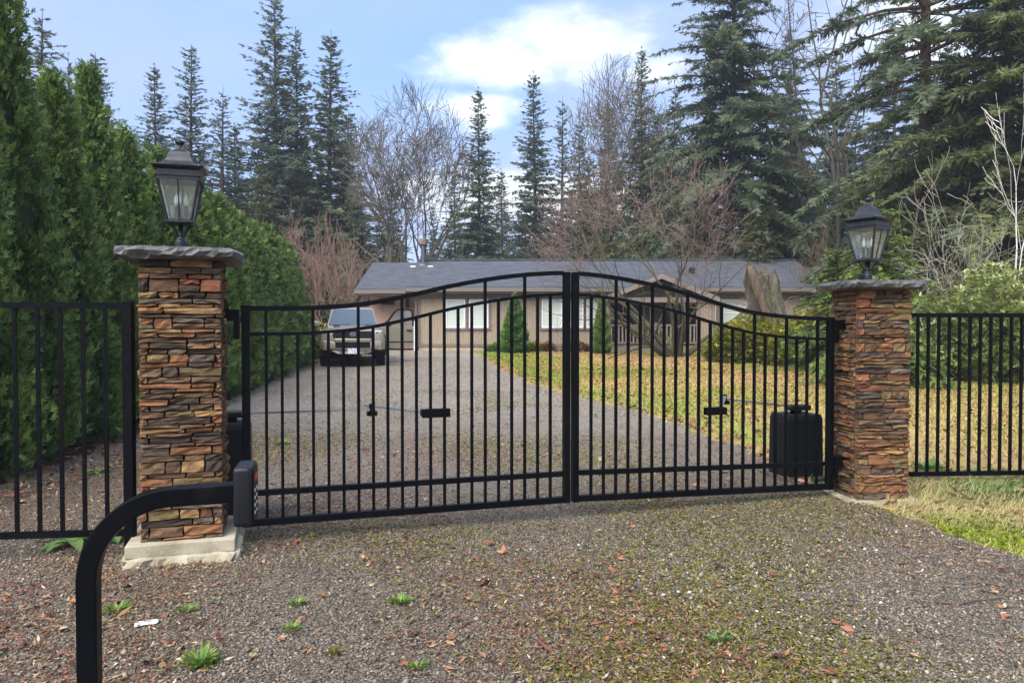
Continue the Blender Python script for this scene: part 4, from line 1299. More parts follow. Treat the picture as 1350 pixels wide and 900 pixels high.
    MB().span(-.53, .53, -.05, .12, .76, .855).build('bumper', PT, t, .02, 2, True)
    MB().span(-.50, .50, -.02, .15, .575, .757).build('air_intake', 'car_black', t, .01)
    MB().span(-.50, .50, -.035, -.021, .745, .757).build('chrome_strip', 'chrome', t)
    MB().add([(-.50, -.06, .545), (.50, -.06, .545), (.62, .02, .50), (.42, -.02, .40), (-.42, -.02, .40), (-.62, .02, .50), (-.5, .3, .42), (.5, .3, .42), (.5, .2, .55), (-.5, .2, .55)],
             [(0, 1, 2, 3, 4, 5), (4, 3, 7, 6), (0, 9, 8, 1), (1, 8, 7, 3, 2), (0, 5, 4, 6, 9), (6, 7, 8, 9)]).build('skid_plate', PT, t, .01)
    MB().span(-.50, .50, -.072, -.058, .553, .572).build('chrome_strip', 'chrome', t)
    MB().span(-.155, .155, -.085, -.073, .405, .565).build('licence_plate', 'plate_white', t)
    for s in (-1, 1):
        MB().lathe([(.03, 0), (.03, .02)], 8, (s * .36, -.06, .46)).build('tow_hook', 'car_black', t)
    # bed opening and tailgate
    MB().span(-.72, .72, 3.75, 5.15, 1.204, 1.21).build('bed_floor', 'car_black', t)
    # open driver door, hinged at the A-pillar
    hx, hy = .95, 1.50
    a = R(22)
    dx, dy = math.cos(a), math.sin(a)
    def dp(u, v, z): return (hx + u * dx - v * dy, hy + u * dy + v * dx, z)
    def slab(pts, v0, v1):
        n = len(pts)
        V = [dp(u, v0, z) for u, z in pts] + [dp(u, v1, z) for u, z in pts]
        return MB().add(V, [tuple(range(n)), tuple(range(n, 2 * n))[::-1]] + [(i, (i + 1) % n, n + (i + 1) % n, n + i) for i in range(n)])
    door = slab([(0, .56), (.12, .52), (.98, .53), (1.05, .60), (1.05, 1.20), (0, 1.22)], -.05, .05).build('door', PT, t, .015, 2)
    fr = [(0, 1.222), (.10, 1.30), (.38, 1.66), (.50, 1.745), (.92, 1.75), (1.02, 1.70), (1.05, 1.222)]
    fm = MB(); fm.sweep([dp(u, 0, z) for u, z in fr], [(-.025, -.022), (.025, -.022), (.025, .022), (-.025, .022)], up=(-dy, dx, 0))
    fm.build('door_frame', 'car_black', door)
    slab([(.06, 1.224), (.38, 1.63), (.50, 1.72), (.92, 1.725), (.99, 1.68), (1.02, 1.224)], -.004, .004).build('door_glass', 'clear_glass', door)
    slab([(.80, 1.06), (.98, 1.06), (.98, 1.10), (.80, 1.10)], -.085, -.052).build('door_handle', 'car_black', door)
    slab([(.02, .70), (1.03, .70), (1.03, .73), (.02, .73)], -.062, -.051).build('door_trim', 'car_black', door)
def thing_part(name, parent):
    o = bpy.data.objects.new(name, None); COL.objects.link(o); o.parent = parent; o.empty_display_size = .1
    return o
truck()

# ------------------------------------------------------------ trees and shrubs
def conifer_mesh(seed, H, Rm, base, step, nb, dens, droop, up=.25, power=.85, sp=(.44, .19), ragged=.35, tmin=None):
    """trunk+limb segments and crown sprays of a fir; returns (trunk mesh, crown mesh)"""
    r = np.random.default_rng(seed)
    segs = []
    nt = 14
    lean = r.normal(0, .012, 2)
    def axis_(z): return np.array([lean[0] * z + .05 * math.sin(z * .3 + seed), lean[1] * z, z])
    r0 = H * .011 + .05
    for i in range(nt):
        za, zb = H * i / nt, H * (i + 1) / nt
        segs.append((*axis_(za), *axis_(zb), r0 * (1 - za / H) + .012, r0 * (1 - zb / H) + .012))
    P, D, S, L, T = [], [], [], [], []
    z = base
    while z < H * .985:
        f = (z - base) / (H - base)
        rr = Rm * (1 - f) ** power + .12
        n = max(3, int(nb * (1 - .45 * f) + r.integers(0, 2)))
        a0 = r.uniform(0, 6.28)
        for j in range(n):
            az = a0 + 6.283 * j / n + r.normal(0, .25)
            ln = rr * (r.uniform(.30, .8) if r.random() < .45 else np.clip(r.normal(.95, ragged * .5), .4, 1.3))
            if r.random() < .06: continue
            zz = z + r.normal(0, step * .6)
            c, s = math.cos(az), math.sin(az)
            u0 = up + .42 * f - .18 * (1 - f)          # high limbs rise, low ones hang
            dr = droop * (1 - .6 * f)
            o = axis_(zz)
            def bp(t): return np.stack([o[0] + c * ln * t, o[1] + s * ln * t, o[2] + ln * (u0 * t - dr * t * t)], -1)
            tt = np.linspace(0, 1, 5)
            q = bp(tt)
            rb = .012 + .011 * ln
            for i in range(4):
                segs.append((*q[i], *q[i + 1], rb * (1 - tt[i]) + .006, rb * (1 - tt[i + 1]) + .005))
            m = max(5, int(ln / .25 * dens))
            t = np.sort(r.uniform(tmin or (.12 if f > .4 else .2), 1.0, m))
            p = bp(t); d = nz(bp(np.minimum(t + .05, 1.05)) - bp(t - .001))
            sd = np.where(r.random(m) < .5, -1, 1)[:, None]
            hor = np.array([-s, c, 0])
            dd = nz(d * .75 + sd * hor * r.uniform(.5, 1.1, (m, 1)) + np.array([0, 0, -1]) * r.uniform(-.1, .55, (m, 1)))
            P.append(p); D.append(dd)
            S.append(nz(np.cross(dd, np.array([0, 0, 1.]) + r.normal(0, .95, (m, 3)))))
            L.append((sp[0] * .8 + .30 * ln * (1 - t)) * r.uniform(.65, 1.25, m) * (.6 + .4 * (1 - f)))
            T.append(np.clip(.25 + .45 * t + r.normal(0, .15, m) + r.normal(0, .1), 0, 1))
            P.append(p[-1:]); D.append(d[-1:]); S.append(nz(np.cross(d[-1:], np.array([[0, 0, 1.]])))); L.append(np.array([sp[0] * .8])); T.append(np.array([.8]))
        z += step * r.uniform(.75, 1.25) * (1 - .35 * f)
    o = axis_(H)
    P.append(o[None]); D.append(np.array([[0, 0, 1.]])); S.append(np.array([[1., 0, 0]])); L.append(np.array([sp[0] * .7])); T.append(np.array([.7]))
    P, D, S, L, T = map(np.concatenate, (P, D, S, L, T))
    lob = [(0, 0, 1, 1), (.08, .8, .50, .85), (.18, -.8, .50, .85), (.32, .75, .46, .8), (.42, -.75, .46, .8), (.58, .65, .40, .75), (.66, -.65, .38, .75)]
    V, F, Rr = kites(P, D, S, L, sp[1] * (L / sp[0]) ** .6, lob, r, T, .26)
    return seg_mesh('trunk', segs, 6, 3, .03), fast_mesh('crown', V, F, Rr)

def bare_mesh(seed, stems, levels, seglen, wig=.18, tropism=.08, kids=(2, 4), ang=(.45, .9), ratio=.68, twig=.006, env=None, first=.25, nseg=4, limb=1):
    """stems: (base, dir, length, radius). Returns (trunk mesh, twig crown mesh)"""
    r = np.random.default_rng(seed)
    thick, thin = [], []
    def grow(p, d, L, rad, lev):
        n = nseg if lev < 2 else 3; out = False; n0 = n
        pts = [p]; dirs = [d]
        for i in range(n):
            d = d + r.normal(0, wig, 3); d[2] += tropism
            d = d / np.linalg.norm(d)
            p = p + d * L / n0
            pts.append(p); dirs.append(d)
            if env is not None and p[2] > env[0][2] * .5 and (((p - env[0]) / env[1]) ** 2).sum() > r.uniform(.85, 1.1):
                n = i + 1; out = True; break
        rends = [max(twig, rad * (1 - .62 * i / n)) for i in range(n + 1)]
        for i in range(n):
            (thick if lev <= limb else thin).append((*pts[i], *pts[i + 1], rends[i], rends[i + 1]))
        if lev >= levels or (out and lev > 0): return
        k = r.integers(kids[0], kids[1] + 1)
        for j in range(k):
            t = r.uniform(first, 1.0) if j else 1.0
            i = min(int(t * n), n - 1); f = t * n - i
            q = pts[i] * (1 - f) + pts[i + 1] * f if t < 1 else pts[-1]
            dd = dirs[min(i + 1, n)]
            ax = np.cross(dd, r.normal(0, 1, 3)); ax /= np.linalg.norm(ax)
            a = r.uniform(*ang) * (.55 if j == 0 else 1)
            nd = dd * math.cos(a) + np.cross(ax, dd) * math.sin(a)
            rr = rends[min(i + 1, n)] * (.85 if j == 0 else .68)
            grow(q, nd / np.linalg.norm(nd), L * ratio * r.uniform(.75, 1.2), max(twig, rr), lev + 1)
    for b, d, L, rad in stems:
        d = np.array(d, float); grow(np.array(b, float), d / np.linalg.norm(d), L, rad, 0)
    return seg_mesh('trunk', thick, 7, 5, .02), seg_mesh('crown', thin, 4, 3, .02)

def tree(name, label, cat, meshes, mats, loc, rz=0, sc=1, group=None, size=None):
    z = gzf(loc[0], loc[1]) - .03
    t = thing(name, label, cat, (loc[0], loc[1], z), rz, group)
    if size is not None:               # (height, full width) in metres
        co = []
        for me in meshes:
            v = np.empty(len(me.vertices) * 3, np.float32); me.vertices.foreach_get('co', v); co.append(v.reshape(-1, 3))
        co = np.concatenate(co)
        h = np.percentile(co[:, 2], 99.8); w = 2 * np.percentile(np.hypot(co[:, 0], co[:, 1]), 97)
        sc = (size[1] / w, size[1] / w, size[0] / h)
    s = sc if isinstance(sc, tuple) else (sc, sc, sc)
    t.scale = s
    for nm, me, mt in zip(('trunk', 'crown', 'foliage'), meshes, mats):
        o = bpy.data.objects.new(nm, me)
        if len(me.materials) == 0: me.materials.append(MATS[mt])
        COL.objects.link(o); o.parent = t
        if me.materials[0] is not MATS[mt]:
            o.material_slots[0].link = 'OBJECT'; o.material_slots[0].material = MATS[mt]
    return t

# --- arborvitae hedge
def thuja_mesh(seed, H, Rm, nplume, per, sz, pw=.8):
    r = np.random.default_rng(seed)
    h = np.where(r.random(nplume) < .72, 1 - np.sqrt(r.random(nplume) * .985), r.uniform(.3, .985, nplume))          # more area low down
    h = np.clip(h, .0, .985)
    az = r.uniform(0, 6.283, nplume)
    def prof(h): return Rm * np.minimum(1.0, (.82 + .9 * h)) * np.clip(1 - h, 0, 1) ** pw
    lump = 1 + .10 * np.sin(az * 3 + h * 9 + seed) + .07 * np.sin(az * 5 - h * 14)
    rad = prof(h) * lump * r.uniform(.86, 1.04, nplume)
    C = np.stack([rad * np.cos(az), rad * np.sin(az), .06 + h * H], -1)
    out = np.stack([np.cos(az), np.sin(az), r.uniform(.35, 1.3, nplume)], -1)
    out = nz(out + r.normal(0, .28, (nplume, 3)))
    plen = r.uniform(.16, .34, nplume) * (.35 + .65 * (1 - h))
    tone = np.clip(.42 + .16 * r.normal(0, 1, nplume), .05, .95)
    # sprays along each plume
    t = r.random((nplume, per))
    P = C[:, None, :] + out[:, None, :] * ((t - .35) * plen[:, None])[:, :, None] + r.normal(0, .045, (nplume, per, 3))
    D = nz(out[:, None, :] * .8 + r.normal(0, .42, (nplume, per, 3)) + np.array([0, 0, .12]))
    up = nz(np.array([0, 0, 1.]) + r.normal(0, .5, (nplume, per, 3)))
    S = nz(np.cross(D, nz(np.cross(D, up))) + 1e-4)
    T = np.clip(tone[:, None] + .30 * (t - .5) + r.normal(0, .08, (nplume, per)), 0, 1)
    n = nplume * per
    P, D, S, T = P.reshape(n, 3), D.reshape(n, 3), S.reshape(n, 3), T.reshape(n)
    L = r.uniform(.7, 1.25, n) * sz
    lob = [(0, 0, 1, 1), (.1, .6, .62, .9), (.22, -.6, .62, .9), (.45, .55, .5, .8), (.55, -.55, .5, .8)]
    V, F, Rr = kites(P, D, S, L, L * .20, lob, r, T, .16)
    crown = fast_mesh('crown', V, F, Rr)
    # woody dark inner mass keeps the hedge closed
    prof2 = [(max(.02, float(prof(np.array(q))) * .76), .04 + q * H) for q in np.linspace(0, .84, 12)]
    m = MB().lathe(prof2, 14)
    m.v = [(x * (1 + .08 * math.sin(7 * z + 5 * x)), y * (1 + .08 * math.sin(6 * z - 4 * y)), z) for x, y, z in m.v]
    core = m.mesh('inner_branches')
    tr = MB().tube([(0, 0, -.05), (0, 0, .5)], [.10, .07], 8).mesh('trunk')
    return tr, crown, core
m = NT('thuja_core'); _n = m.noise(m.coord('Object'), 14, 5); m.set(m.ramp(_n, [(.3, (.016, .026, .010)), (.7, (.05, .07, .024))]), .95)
TH_NEAR = [thuja_mesh(s, 4.4, .72, 1100, 12, .092, .92) for s in (1, 2)]
TH_FAR = [thuja_mesh(s, 4.2, .92, 680, 9, .15) for s in (5, 6)]
HEDGE_NOTE = ['tallest dense arborvitae at the fence end of the hedge', 'arborvitae with narrow tip, next along from the tallest of the hedge', 'full conical arborvitae standing behind the black picket fence',
              'broad arborvitae with bright tips rising behind the stone pillar', 'arborvitae right behind the lantern of the footed pillar']
ys = [5.6, 6.7, 7.75, 8.9, 10.1, 11.3] + [12.4 + 1.1 * i for i in range(12)]
hh = [5.3, 5.4, 5.5, 4.35, 4.75, 4.3]
for i, y in enumerate(ys):
    x = -5.28 - .115 * (y - 7.5) + rng.normal(0, .05)
    H = hh[i] if i < len(hh) else 4.15 - .035 * (i - 6) + rng.normal(0, .10)
    var = TH_NEAR[i % 2] if y < 12 else TH_FAR[i % 2]
    t = thing('arborvitae', HEDGE_NOTE[i - 1] if 1 <= i <= 5 else 'clipped green arborvitae in the long hedge beside the gravel drive', 'hedge tree', (x, y, gzf(x, y) - .02), rng.uniform(0, 6.28), 'arborvitae hedge along the drive')
    t.scale = (1.0, 1.0, H / (4.4 if y < 12 else 4.2))
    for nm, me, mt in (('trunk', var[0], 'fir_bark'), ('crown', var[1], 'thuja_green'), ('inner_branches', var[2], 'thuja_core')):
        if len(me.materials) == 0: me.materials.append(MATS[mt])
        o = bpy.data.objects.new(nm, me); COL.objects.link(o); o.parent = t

# --- firs behind the house and hedge
FIR = {
    'spire': conifer_mesh(11, 22, 3.9, .8, .21, 6, 1.5, .30, .12, .72, sp=(.36, .10)),
    'spire2': conifer_mesh(12, 22, 4.0, 1.0, .23, 6, 1.45, .26, .16, .78, sp=(.36, .095), ragged=.5),
    'broad': conifer_mesh(13, 22, 5.6, .5, .27, 6, 1.6, .36, .08, .66, sp=(.40, .11)),
    'sparse': conifer_mesh(14, 18, 3.0, 1.5, .30, 5, 1.1, .22, .20, .8, sp=(.32, .085), ragged=.6),
    'grand': conifer_mesh(15, 26, 6.3, 1.0, .29, 6, 2.6, .42, .04, .55, sp=(.27, .062), ragged=.45),
    'old': conifer_mesh(16, 26, 6.0, 1.5, .42, 4, 2.8, .50, .02, .42, sp=(.27, .060), ragged=.5, tmin=.36),
}
def fir(kind, mat, label, px, Y, top, wid=1.0, group='firs beyond the house', rz=None, bark='fir_bark', name='fir_tree'):
    """top: picture-free height in metres"""
    H0 = {'spire': 22, 'spire2': 22, 'broad': 22, 'sparse': 18, 'grand': 26, 'old': 26}[kind]
    s = top / H0
    return tree(name, label, 'tree', FIR[kind], (bark, mat), (xw(px, Y), Y), rng.uniform(0, 6.28) if rz is None else rz, (s * wid, s * wid, s), group)
def top_at(py, Y): return CAM_H + (430 - py) / 1000 * Y - .3
fir('sparse', 'fir_blue', 'thin pointed fir rising behind the tallest hedge trees', 58, 40, top_at(22, 40), 1.35)
fir('sparse', 'fir_thin', 'nearly bare dead conifer standing between two thin firs behind the hedge', 96, 42, top_at(75, 42), .8)
fir('spire2', 'fir_blue', 'blue green fir with open top behind the conical arborvitae', 136, 42, top_at(75, 42), 1.1)
fir('spire', 'fir_blue', 'slim fir rising just beside the lantern of the footed pillar', 208, 46, top_at(88, 46), .95)
fir('spire2', 'fir_blue', 'taller slim fir directly behind the lantern of the footed pillar', 250, 47, top_at(63, 47), 1.05)
fir('sparse', 'fir_blue', 'small open fir between the lantern and the tall fir group', 291, 46, top_at(118, 46), 1.2)
fir('spire2', 'fir_blue', 'tallest fir of the trio rising behind the parked truck', 366, 50, top_at(0, 50), 1.25)
fir('spire2', 'fir_green', 'middle slender fir of the trio behind the parked truck', 394, 52, top_at(44, 52), .95)
fir('spire', 'fir_green', 'full dark fir of the trio next to the bare maple', 431, 50, top_at(46, 50), 1.15)
fir('broad', 'fir_olive', 'low broad fir with olive skirts behind the far end of the hedge', 340, 44, top_at(205, 44), 1.0)
fir('broad', 'fir_green', 'low dark fir filling the gap beside the chimney end of the roof', 470, 47, top_at(225, 47), .75)
fir('spire', 'fir_green', 'narrow fir standing alone beyond the middle of the roof', 631, 56, top_at(118, 56), .95)
fir('spire', 'fir_blue', 'taller of two firs standing close behind the ridge of the roof', 706, 60, top_at(98, 60), .95)
fir('sparse', 'fir_blue', 'shorter thin fir of the pair behind the roof ridge', 739, 60, top_at(130, 60), 1.0)
fir('spire2', 'fir_olive', 'narrow fir standing inside the tall bare tree crown', 846, 52, top_at(66, 52), .85)
fir('broad', 'fir_olive', 'rounded olive fir behind the red twigged maple', 800, 54, top_at(235, 54), .8)
fir('grand', 'fir_green', 'massive dark fir behind the porch gable, its top out of sight', 962, 40, 24.5, 1.0)
fir('broad', 'fir_green', 'shaded dark fir low beside the massive fir', 902, 46, top_at(190, 46), .9)
fir('broad', 'fir_green', 'dark fir behind the snag with hanging lower limbs', 1030, 44, top_at(115, 44), .7)
fir('old', 'fir_green', 'huge old fir with thick red brown trunk beyond the lawn', 1216, 30, 26, .98, bark='fir_bark_red')
fir('grand', 'fir_olive', 'wide olive green fir behind the white barked birch', 1330, 27, 21, 1.05)
fir('broad', 'fir_green', 'dark fir filling the gap between the old fir and the bare trees', 1120, 46, top_at(150, 46), .95)
fir('broad', 'fir_green', 'dark fir far behind the old red barked fir', 1265, 42, top_at(60, 42), 1.2)
fir('broad', 'fir_olive', 'low spreading fir behind the yellow shrubs', 1075, 36, top_at(275, 36), .8)
fir('broad', 'fir_green', 'dark shaded fir at the forest edge behind the broadleaf shrub', 1400, 34, top_at(90, 34), 1.2)
fir('broad', 'fir_green', 'dark evergreen mass behind the hedge and thin firs', 170, 52, top_at(235, 52), 1.3)
fir('broad', 'fir_green', 'dark evergreen behind the middle hedge', 60, 50, top_at(170, 50), 1.2)

for px, Y, kd, mt, top, w, lab in ((312, 49, 'spire', 'fir_blue', 165, 1.2, 'hazy fir filling the gap left of the tall trio'), (455, 54, 'spire', 'fir_green', 150, 1.2, 'fir standing behind the bare bigleaf maple'),
        (498, 58, 'broad', 'fir_olive', 262, .8, 'low olive fir under the limbs of the bigleaf maple'), (575, 60, 'broad', 'fir_green', 270, .7, 'low fir beyond the chimney'), (772, 60, 'broad', 'fir_olive', 205, .8, 'olive fir behind the fine twigged bare tree'),
        (872, 55, 'spire', 'fir_olive', 150, 1.2, 'olive fir between bare tree and massive fir'), (690, 58, 'broad', 'fir_green', 285, .7, 'low fir at the foot of the paired firs'), (1160, 40, 'broad', 'fir_green', 190, 1.0, 'dark fir in the gap beside the old fir'),
        (1290, 36, 'broad', 'fir_olive', 130, 1.1, 'olive fir close behind the tangled pale shrub'), (1000, 36, 'broad', 'fir_olive', 240, .8, 'olive fir low behind the roof end'), (930, 44, 'broad', 'fir_olive', 230, .8, 'olive fir skirting the massive fir'),
        (1045, 50, 'grand', 'fir_green', 40, .85, 'tall full fir behind the slim bare trees'), (1105, 54, 'grand', 'fir_blue', 70, .8, 'hazy full fir beyond the forked bare tree'), (1180, 50, 'grand', 'fir_green', 20, .9, 'tall dark fir behind the old red barked fir'),
        (905, 58, 'grand', 'fir_olive', 175, .8, 'olive fir rising behind the crown of the front maple'), (1020, 40, 'broad', 'fir_green', 215, .85, 'full dark fir just behind the roof end'), (1240, 33, 'broad', 'fir_green', 215, .9, 'low dark fir at the foot of the old fir'),
        (1130, 33, 'broad', 'fir_green', 245, .9, 'low dark fir behind the yellow green cedars'), (730, 62, 'broad', 'fir_olive', 255, .9, 'low olive fir behind the thin paired fir'), (405, 50, 'broad', 'fir_green', 190, .8, 'full dark skirted fir under the tall trio'),
        (522, 66, 'broad', 'fir_green', 235, .75, 'hazy fir between the trunks of the bigleaf maple'), (600, 66, 'spire2', 'fir_olive', 215, 1.0, 'hazy olive fir beside the lone narrow fir'), (662, 68, 'spire', 'fir_green', 225, 1.1, 'hazy fir between the lone fir and the paired firs'),
        (762, 64, 'spire2', 'fir_olive', 165, 1.2, 'olive fir at the edge of the fine twigged bare tree'), (806, 62, 'spire', 'fir_green', 140, 1.1, 'dark fir inside the fine twigged bare tree'), (880, 50, 'broad', 'fir_green', 120, .7, 'dark fir pressed against the massive fir'),
        (235, 54, 'broad', 'fir_blue', 195, 1.1, 'blue green fir low behind the lantern of the footed pillar')):
    fir(kd, mt, lab, px, Y, top_at(top, Y), w)

# --- bare broadleaf trees
def st(n, seed, spread, L, r, base=.25):
    q = np.random.default_rng(seed); out = []
    for i in range(n):
        a = 6.283 * i / n + q.normal(0, .3); s = spread * q.uniform(.5, 1.1)
        out.append(((base * math.cos(a), base * math.sin(a), -.1), (math.cos(a) * s, math.sin(a) * s, 1), L * q.uniform(.8, 1.15), r * q.uniform(.75, 1.1)))
    return out
big_bare = bare_mesh(27, st(7, 4, .26, 5.6, .26, .35), 6, 1, .085, .03, (3, 4), (.35, .9), .70, .013, first=.3, env=(np.array([0, 0, 10.2]), np.array([4.0, 4.0, 5.7])))
tall_bare = bare_mesh(22, st(2, 5, .12, 11.0, .19, .3), 5, 1, .10, .03, (4, 5), (.45, 1.0), .55, .014, first=.3, env=(np.array([0, 0, 12.]), np.array([2.9, 2.9, 9.5])))
tree('bare_maple_tree', 'large bare bigleaf maple with several trunks behind the chimney', 'tree', big_bare, ('grey_bark', 'grey_twig'), (xw(535, 46), 46), .4, 1.0)
tree('bare_tree', 'tall bare tree with fine upright twigs behind the maple', 'tree', big_bare, ('grey_bark', 'grey_twig'), (xw(822, 54), 54), 2.1, (1.12, 1.12, 1.27))
for i, (px, Y, s, rz, lab) in enumerate(((1052, 41, 1.10, 0, 'tall bare trunk between the massive fir and the old fir'), (1085, 40, 1.22, 1.3, 'tall forked bare tree rising above the lamp side pillar'),
                                         (1112, 43, 1.1, 2.4, 'slim bare tree close beside the forked bare tree'), (1010, 47, 1.15, 4.0, 'bare tree half hidden inside the massive fir'))):
    tree('bare_tree', lab, 'tree', tall_bare, ('grey_bark', 'grey_twig'), (xw(px, Y), Y), rz, s, 'bare trees at the forest edge')
for i, (px, Y, h) in enumerate(((655, 62, .72), (668, 60, .62), (610, 60, .7))):
    tree('bare_sapling', ['pale slender bare sapling beyond the lone narrow fir', 'shorter pale bare sapling beside the paired firs', 'slender bare sapling against the bigleaf maple'][i], 'tree', tall_bare, ('pale_bark', 'grey_twig'), (xw(px, Y), Y), i * 1.7, (h * .75, h * .75, h))

# red-twigged maple in front of the porch
maple = bare_mesh(33, [((.1 * math.cos(a), .1 * math.sin(a), -.1), (math.cos(a) * q - .25, math.sin(a) * q, 1), l_, r_) for a, q, l_, r_ in
                       ((3.0, 1.25, 2.6, .11), (3.5, .75, 2.8, .11), (2.5, .7, 2.7, .10), (1.4, .6, 2.6, .10), (4.6, .55, 2.8, .12), (5.4, .8, 2.7, .10), (.2, 1.15, 2.5, .10), (.9, .75, 2.5, .09), (5.0, .15, 3.0, .12), (2.9, .35, 3.0, .11), (3.25, 1.8, 2.9, .10), (3.9, 1.2, 2.8, .10), (2.6, 1.3, 2.7, .09), (.5, 1.6, 2.6, .09))],
                  6, 1, .12, .02, (2, 3), (.35, .9), .73, .0062, first=.35, limb=3, env=(np.array([-.7, 0, 4.2]), np.array([4.7, 4.3, 3.75])))
tree('maple_tree', 'spreading bare maple with reddish twigs before the porch', 'tree', maple, ('maple_bark', 'red_twig'), (xw(893, 27.2), 27.2), 0, 1.0)
# birches
birch = bare_mesh(41, [((0, 0, -.1), (-.12, 0, 1), 2.8, .10), ((.05, .05, 1.2), (.45, .1, 1), 2.2, .07)], 4, 1, .15, .07, (2, 3), (.35, .8), .76, .009, first=.4)
tree('birch_tree', 'white barked birch with crooked forked stem behind the broadleaf shrub', 'tree', birch, ('birch_bark', 'birch_bark'), (xw(1338, 21), 21), .3, size=(9.4, 5.6))
pale = bare_mesh(43, st(5, 8, .5, 2.0, .04, .12), 4, 1, .2, .03, (2, 3), (.4, 1.0), .68, .0075, first=.3)
tree('bare_shrub', 'tangled pale twigged bare shrub under the old fir', 'shrub', pale, ('pale_bark', 'pale_bark'), (xw(1268, 21.5), 21.5), 0, size=(6.3, 4.6))
tree('bare_shrub', 'arching pale bare stems overhanging the broadleaf shrub', 'shrub', pale, ('pale_bark', 'pale_bark'), (xw(1225, 23.5), 23.5), 2.0, size=(5.0, 5.0))
brown = bare_mesh(44, st(9, 9, .5, 1.9, .03, .25), 4, 1, .16, .06, (2, 4), (.3, .8), .66, .008, first=.3)
for px, Y, s, rz, lab in ((432, 34.5, 1.12, 0, 'russet bare thicket between hedge end and house'), (404, 36, 1.2, 1.1, 'tall russet bare shrub behind the last hedge tree'), (462, 37.5, 1.05, 2.3, 'russet bare shrub beside the garage wall'),
                          (1075, 33, .95, 3.2, 'red brown bare shrub at the end of the roof'), (1050, 43, 1.25, .6, 'red brown bare thicket rising behind the roof end')):
    tree('twiggy_shrub', lab, 'shrub', brown, ('brown_twig', 'brown_twig'), (xw(px, Y), Y), rz, 1, 'russet bare shrubs', size=(5.6 * s, 4.2 * s))
# weeping russet tree behind the snag
wp = bare_mesh(45, st(4, 3, .5, 1.9, .05, .1), 4, 1, .2, -.10, (3, 5), (.3, .9), .66, .008, first=.3)
tree('weeping_shrub', 'weeping russet tree showing above the roof end', 'shrub', wp, ('brown_twig', 'brown_twig'), (xw(1045, 43), 43), 1.0, size=(7.0, 4.6))

# --- leafy shrubs
def shrub_mesh(seed, rx, ry, rz_, n, leaf, asp, per=5, flat=.25, core=True):
    r = np.random.default_rng(seed)
    u = r.normal(0, 1, (n, 3)); u = nz(u); u[:, 2] = np.abs(u[:, 2]) * 1.05 - .12
    u = nz(u)
    lum = 1 + .13 * np.sin(u[:, 0] * 5 + seed) * np.sin(u[:, 1] * 6) + .10 * np.sin(u[:, 2] * 8 + u[:, 0] * 7)
    rad = lum * r.uniform(.72, 1.05, n)
    C = u * rad[:, None] * np.array([rx, ry, rz_]); C[:, 2] += rz_ * .12
    C[:, 2] = np.maximum(C[:, 2], .04)
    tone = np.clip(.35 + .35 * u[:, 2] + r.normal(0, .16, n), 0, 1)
    D = nz(u * .8 + r.normal(0, .55, (n, 3)) + np.array([0, 0, .2]))
    S = nz(np.cross(D, nz(r.normal(0, flat, (n, 3)) + np.array([0, 0, 1.]))))
    lob = [(0, 0, 1, 1), (0, 1.0, .9, 1), (0, -1.0, .9, 1), (.1, 2.0, .8, 1), (.1, -2.0, .8, 1)][:per]
    V, F, Rr = kites(C, D, S, r.uniform(.75, 1.2, n) * leaf, leaf * asp, lob, r, tone, .3, .06)
    crown = fast_mesh('crown', V, F, Rr)
    segs = []
    for i in range(26):
        a = r.uniform(0, 6.28); q = u[r.integers(0, n)] * np.array([rx, ry, rz_]) * .8
        q[2] = abs(q[2]) + .1
        b = np.array([.12 * math.cos(a) * rx, .12 * math.sin(a) * ry, -.05]); mid = (b + q) / 2 + r.normal(0, .06, 3)
        segs += [(*b, *mid, .028, .018), (*mid, *q, .018, .007)]
    # inner leaves close the middle, their shade painted in as a dark tone
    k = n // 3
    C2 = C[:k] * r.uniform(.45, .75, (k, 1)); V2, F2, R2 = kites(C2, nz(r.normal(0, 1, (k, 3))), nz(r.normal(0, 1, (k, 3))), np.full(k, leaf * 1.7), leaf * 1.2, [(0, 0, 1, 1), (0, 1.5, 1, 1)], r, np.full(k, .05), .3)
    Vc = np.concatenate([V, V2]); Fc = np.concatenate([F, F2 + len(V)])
    return seg_mesh('trunk', segs, 5, 4, .01), fast_mesh('crown', Vc, Fc, np.concatenate([Rr, R2]))
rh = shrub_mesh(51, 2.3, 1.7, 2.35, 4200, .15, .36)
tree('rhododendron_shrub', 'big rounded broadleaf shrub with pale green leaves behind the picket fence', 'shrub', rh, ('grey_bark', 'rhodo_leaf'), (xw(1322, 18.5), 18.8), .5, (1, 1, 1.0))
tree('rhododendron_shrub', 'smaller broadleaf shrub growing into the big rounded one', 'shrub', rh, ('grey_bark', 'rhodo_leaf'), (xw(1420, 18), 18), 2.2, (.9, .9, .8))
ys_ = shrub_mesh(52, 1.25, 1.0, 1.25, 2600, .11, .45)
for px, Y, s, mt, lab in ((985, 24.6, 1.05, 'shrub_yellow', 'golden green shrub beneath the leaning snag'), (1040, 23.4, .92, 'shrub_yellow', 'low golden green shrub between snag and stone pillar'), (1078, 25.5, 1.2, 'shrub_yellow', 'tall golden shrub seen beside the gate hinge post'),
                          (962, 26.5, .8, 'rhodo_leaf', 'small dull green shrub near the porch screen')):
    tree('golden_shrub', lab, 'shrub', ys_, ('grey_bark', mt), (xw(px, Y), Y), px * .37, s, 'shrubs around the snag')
low = shrub_mesh(53, .42, .4, .38, 700, .07, .4)
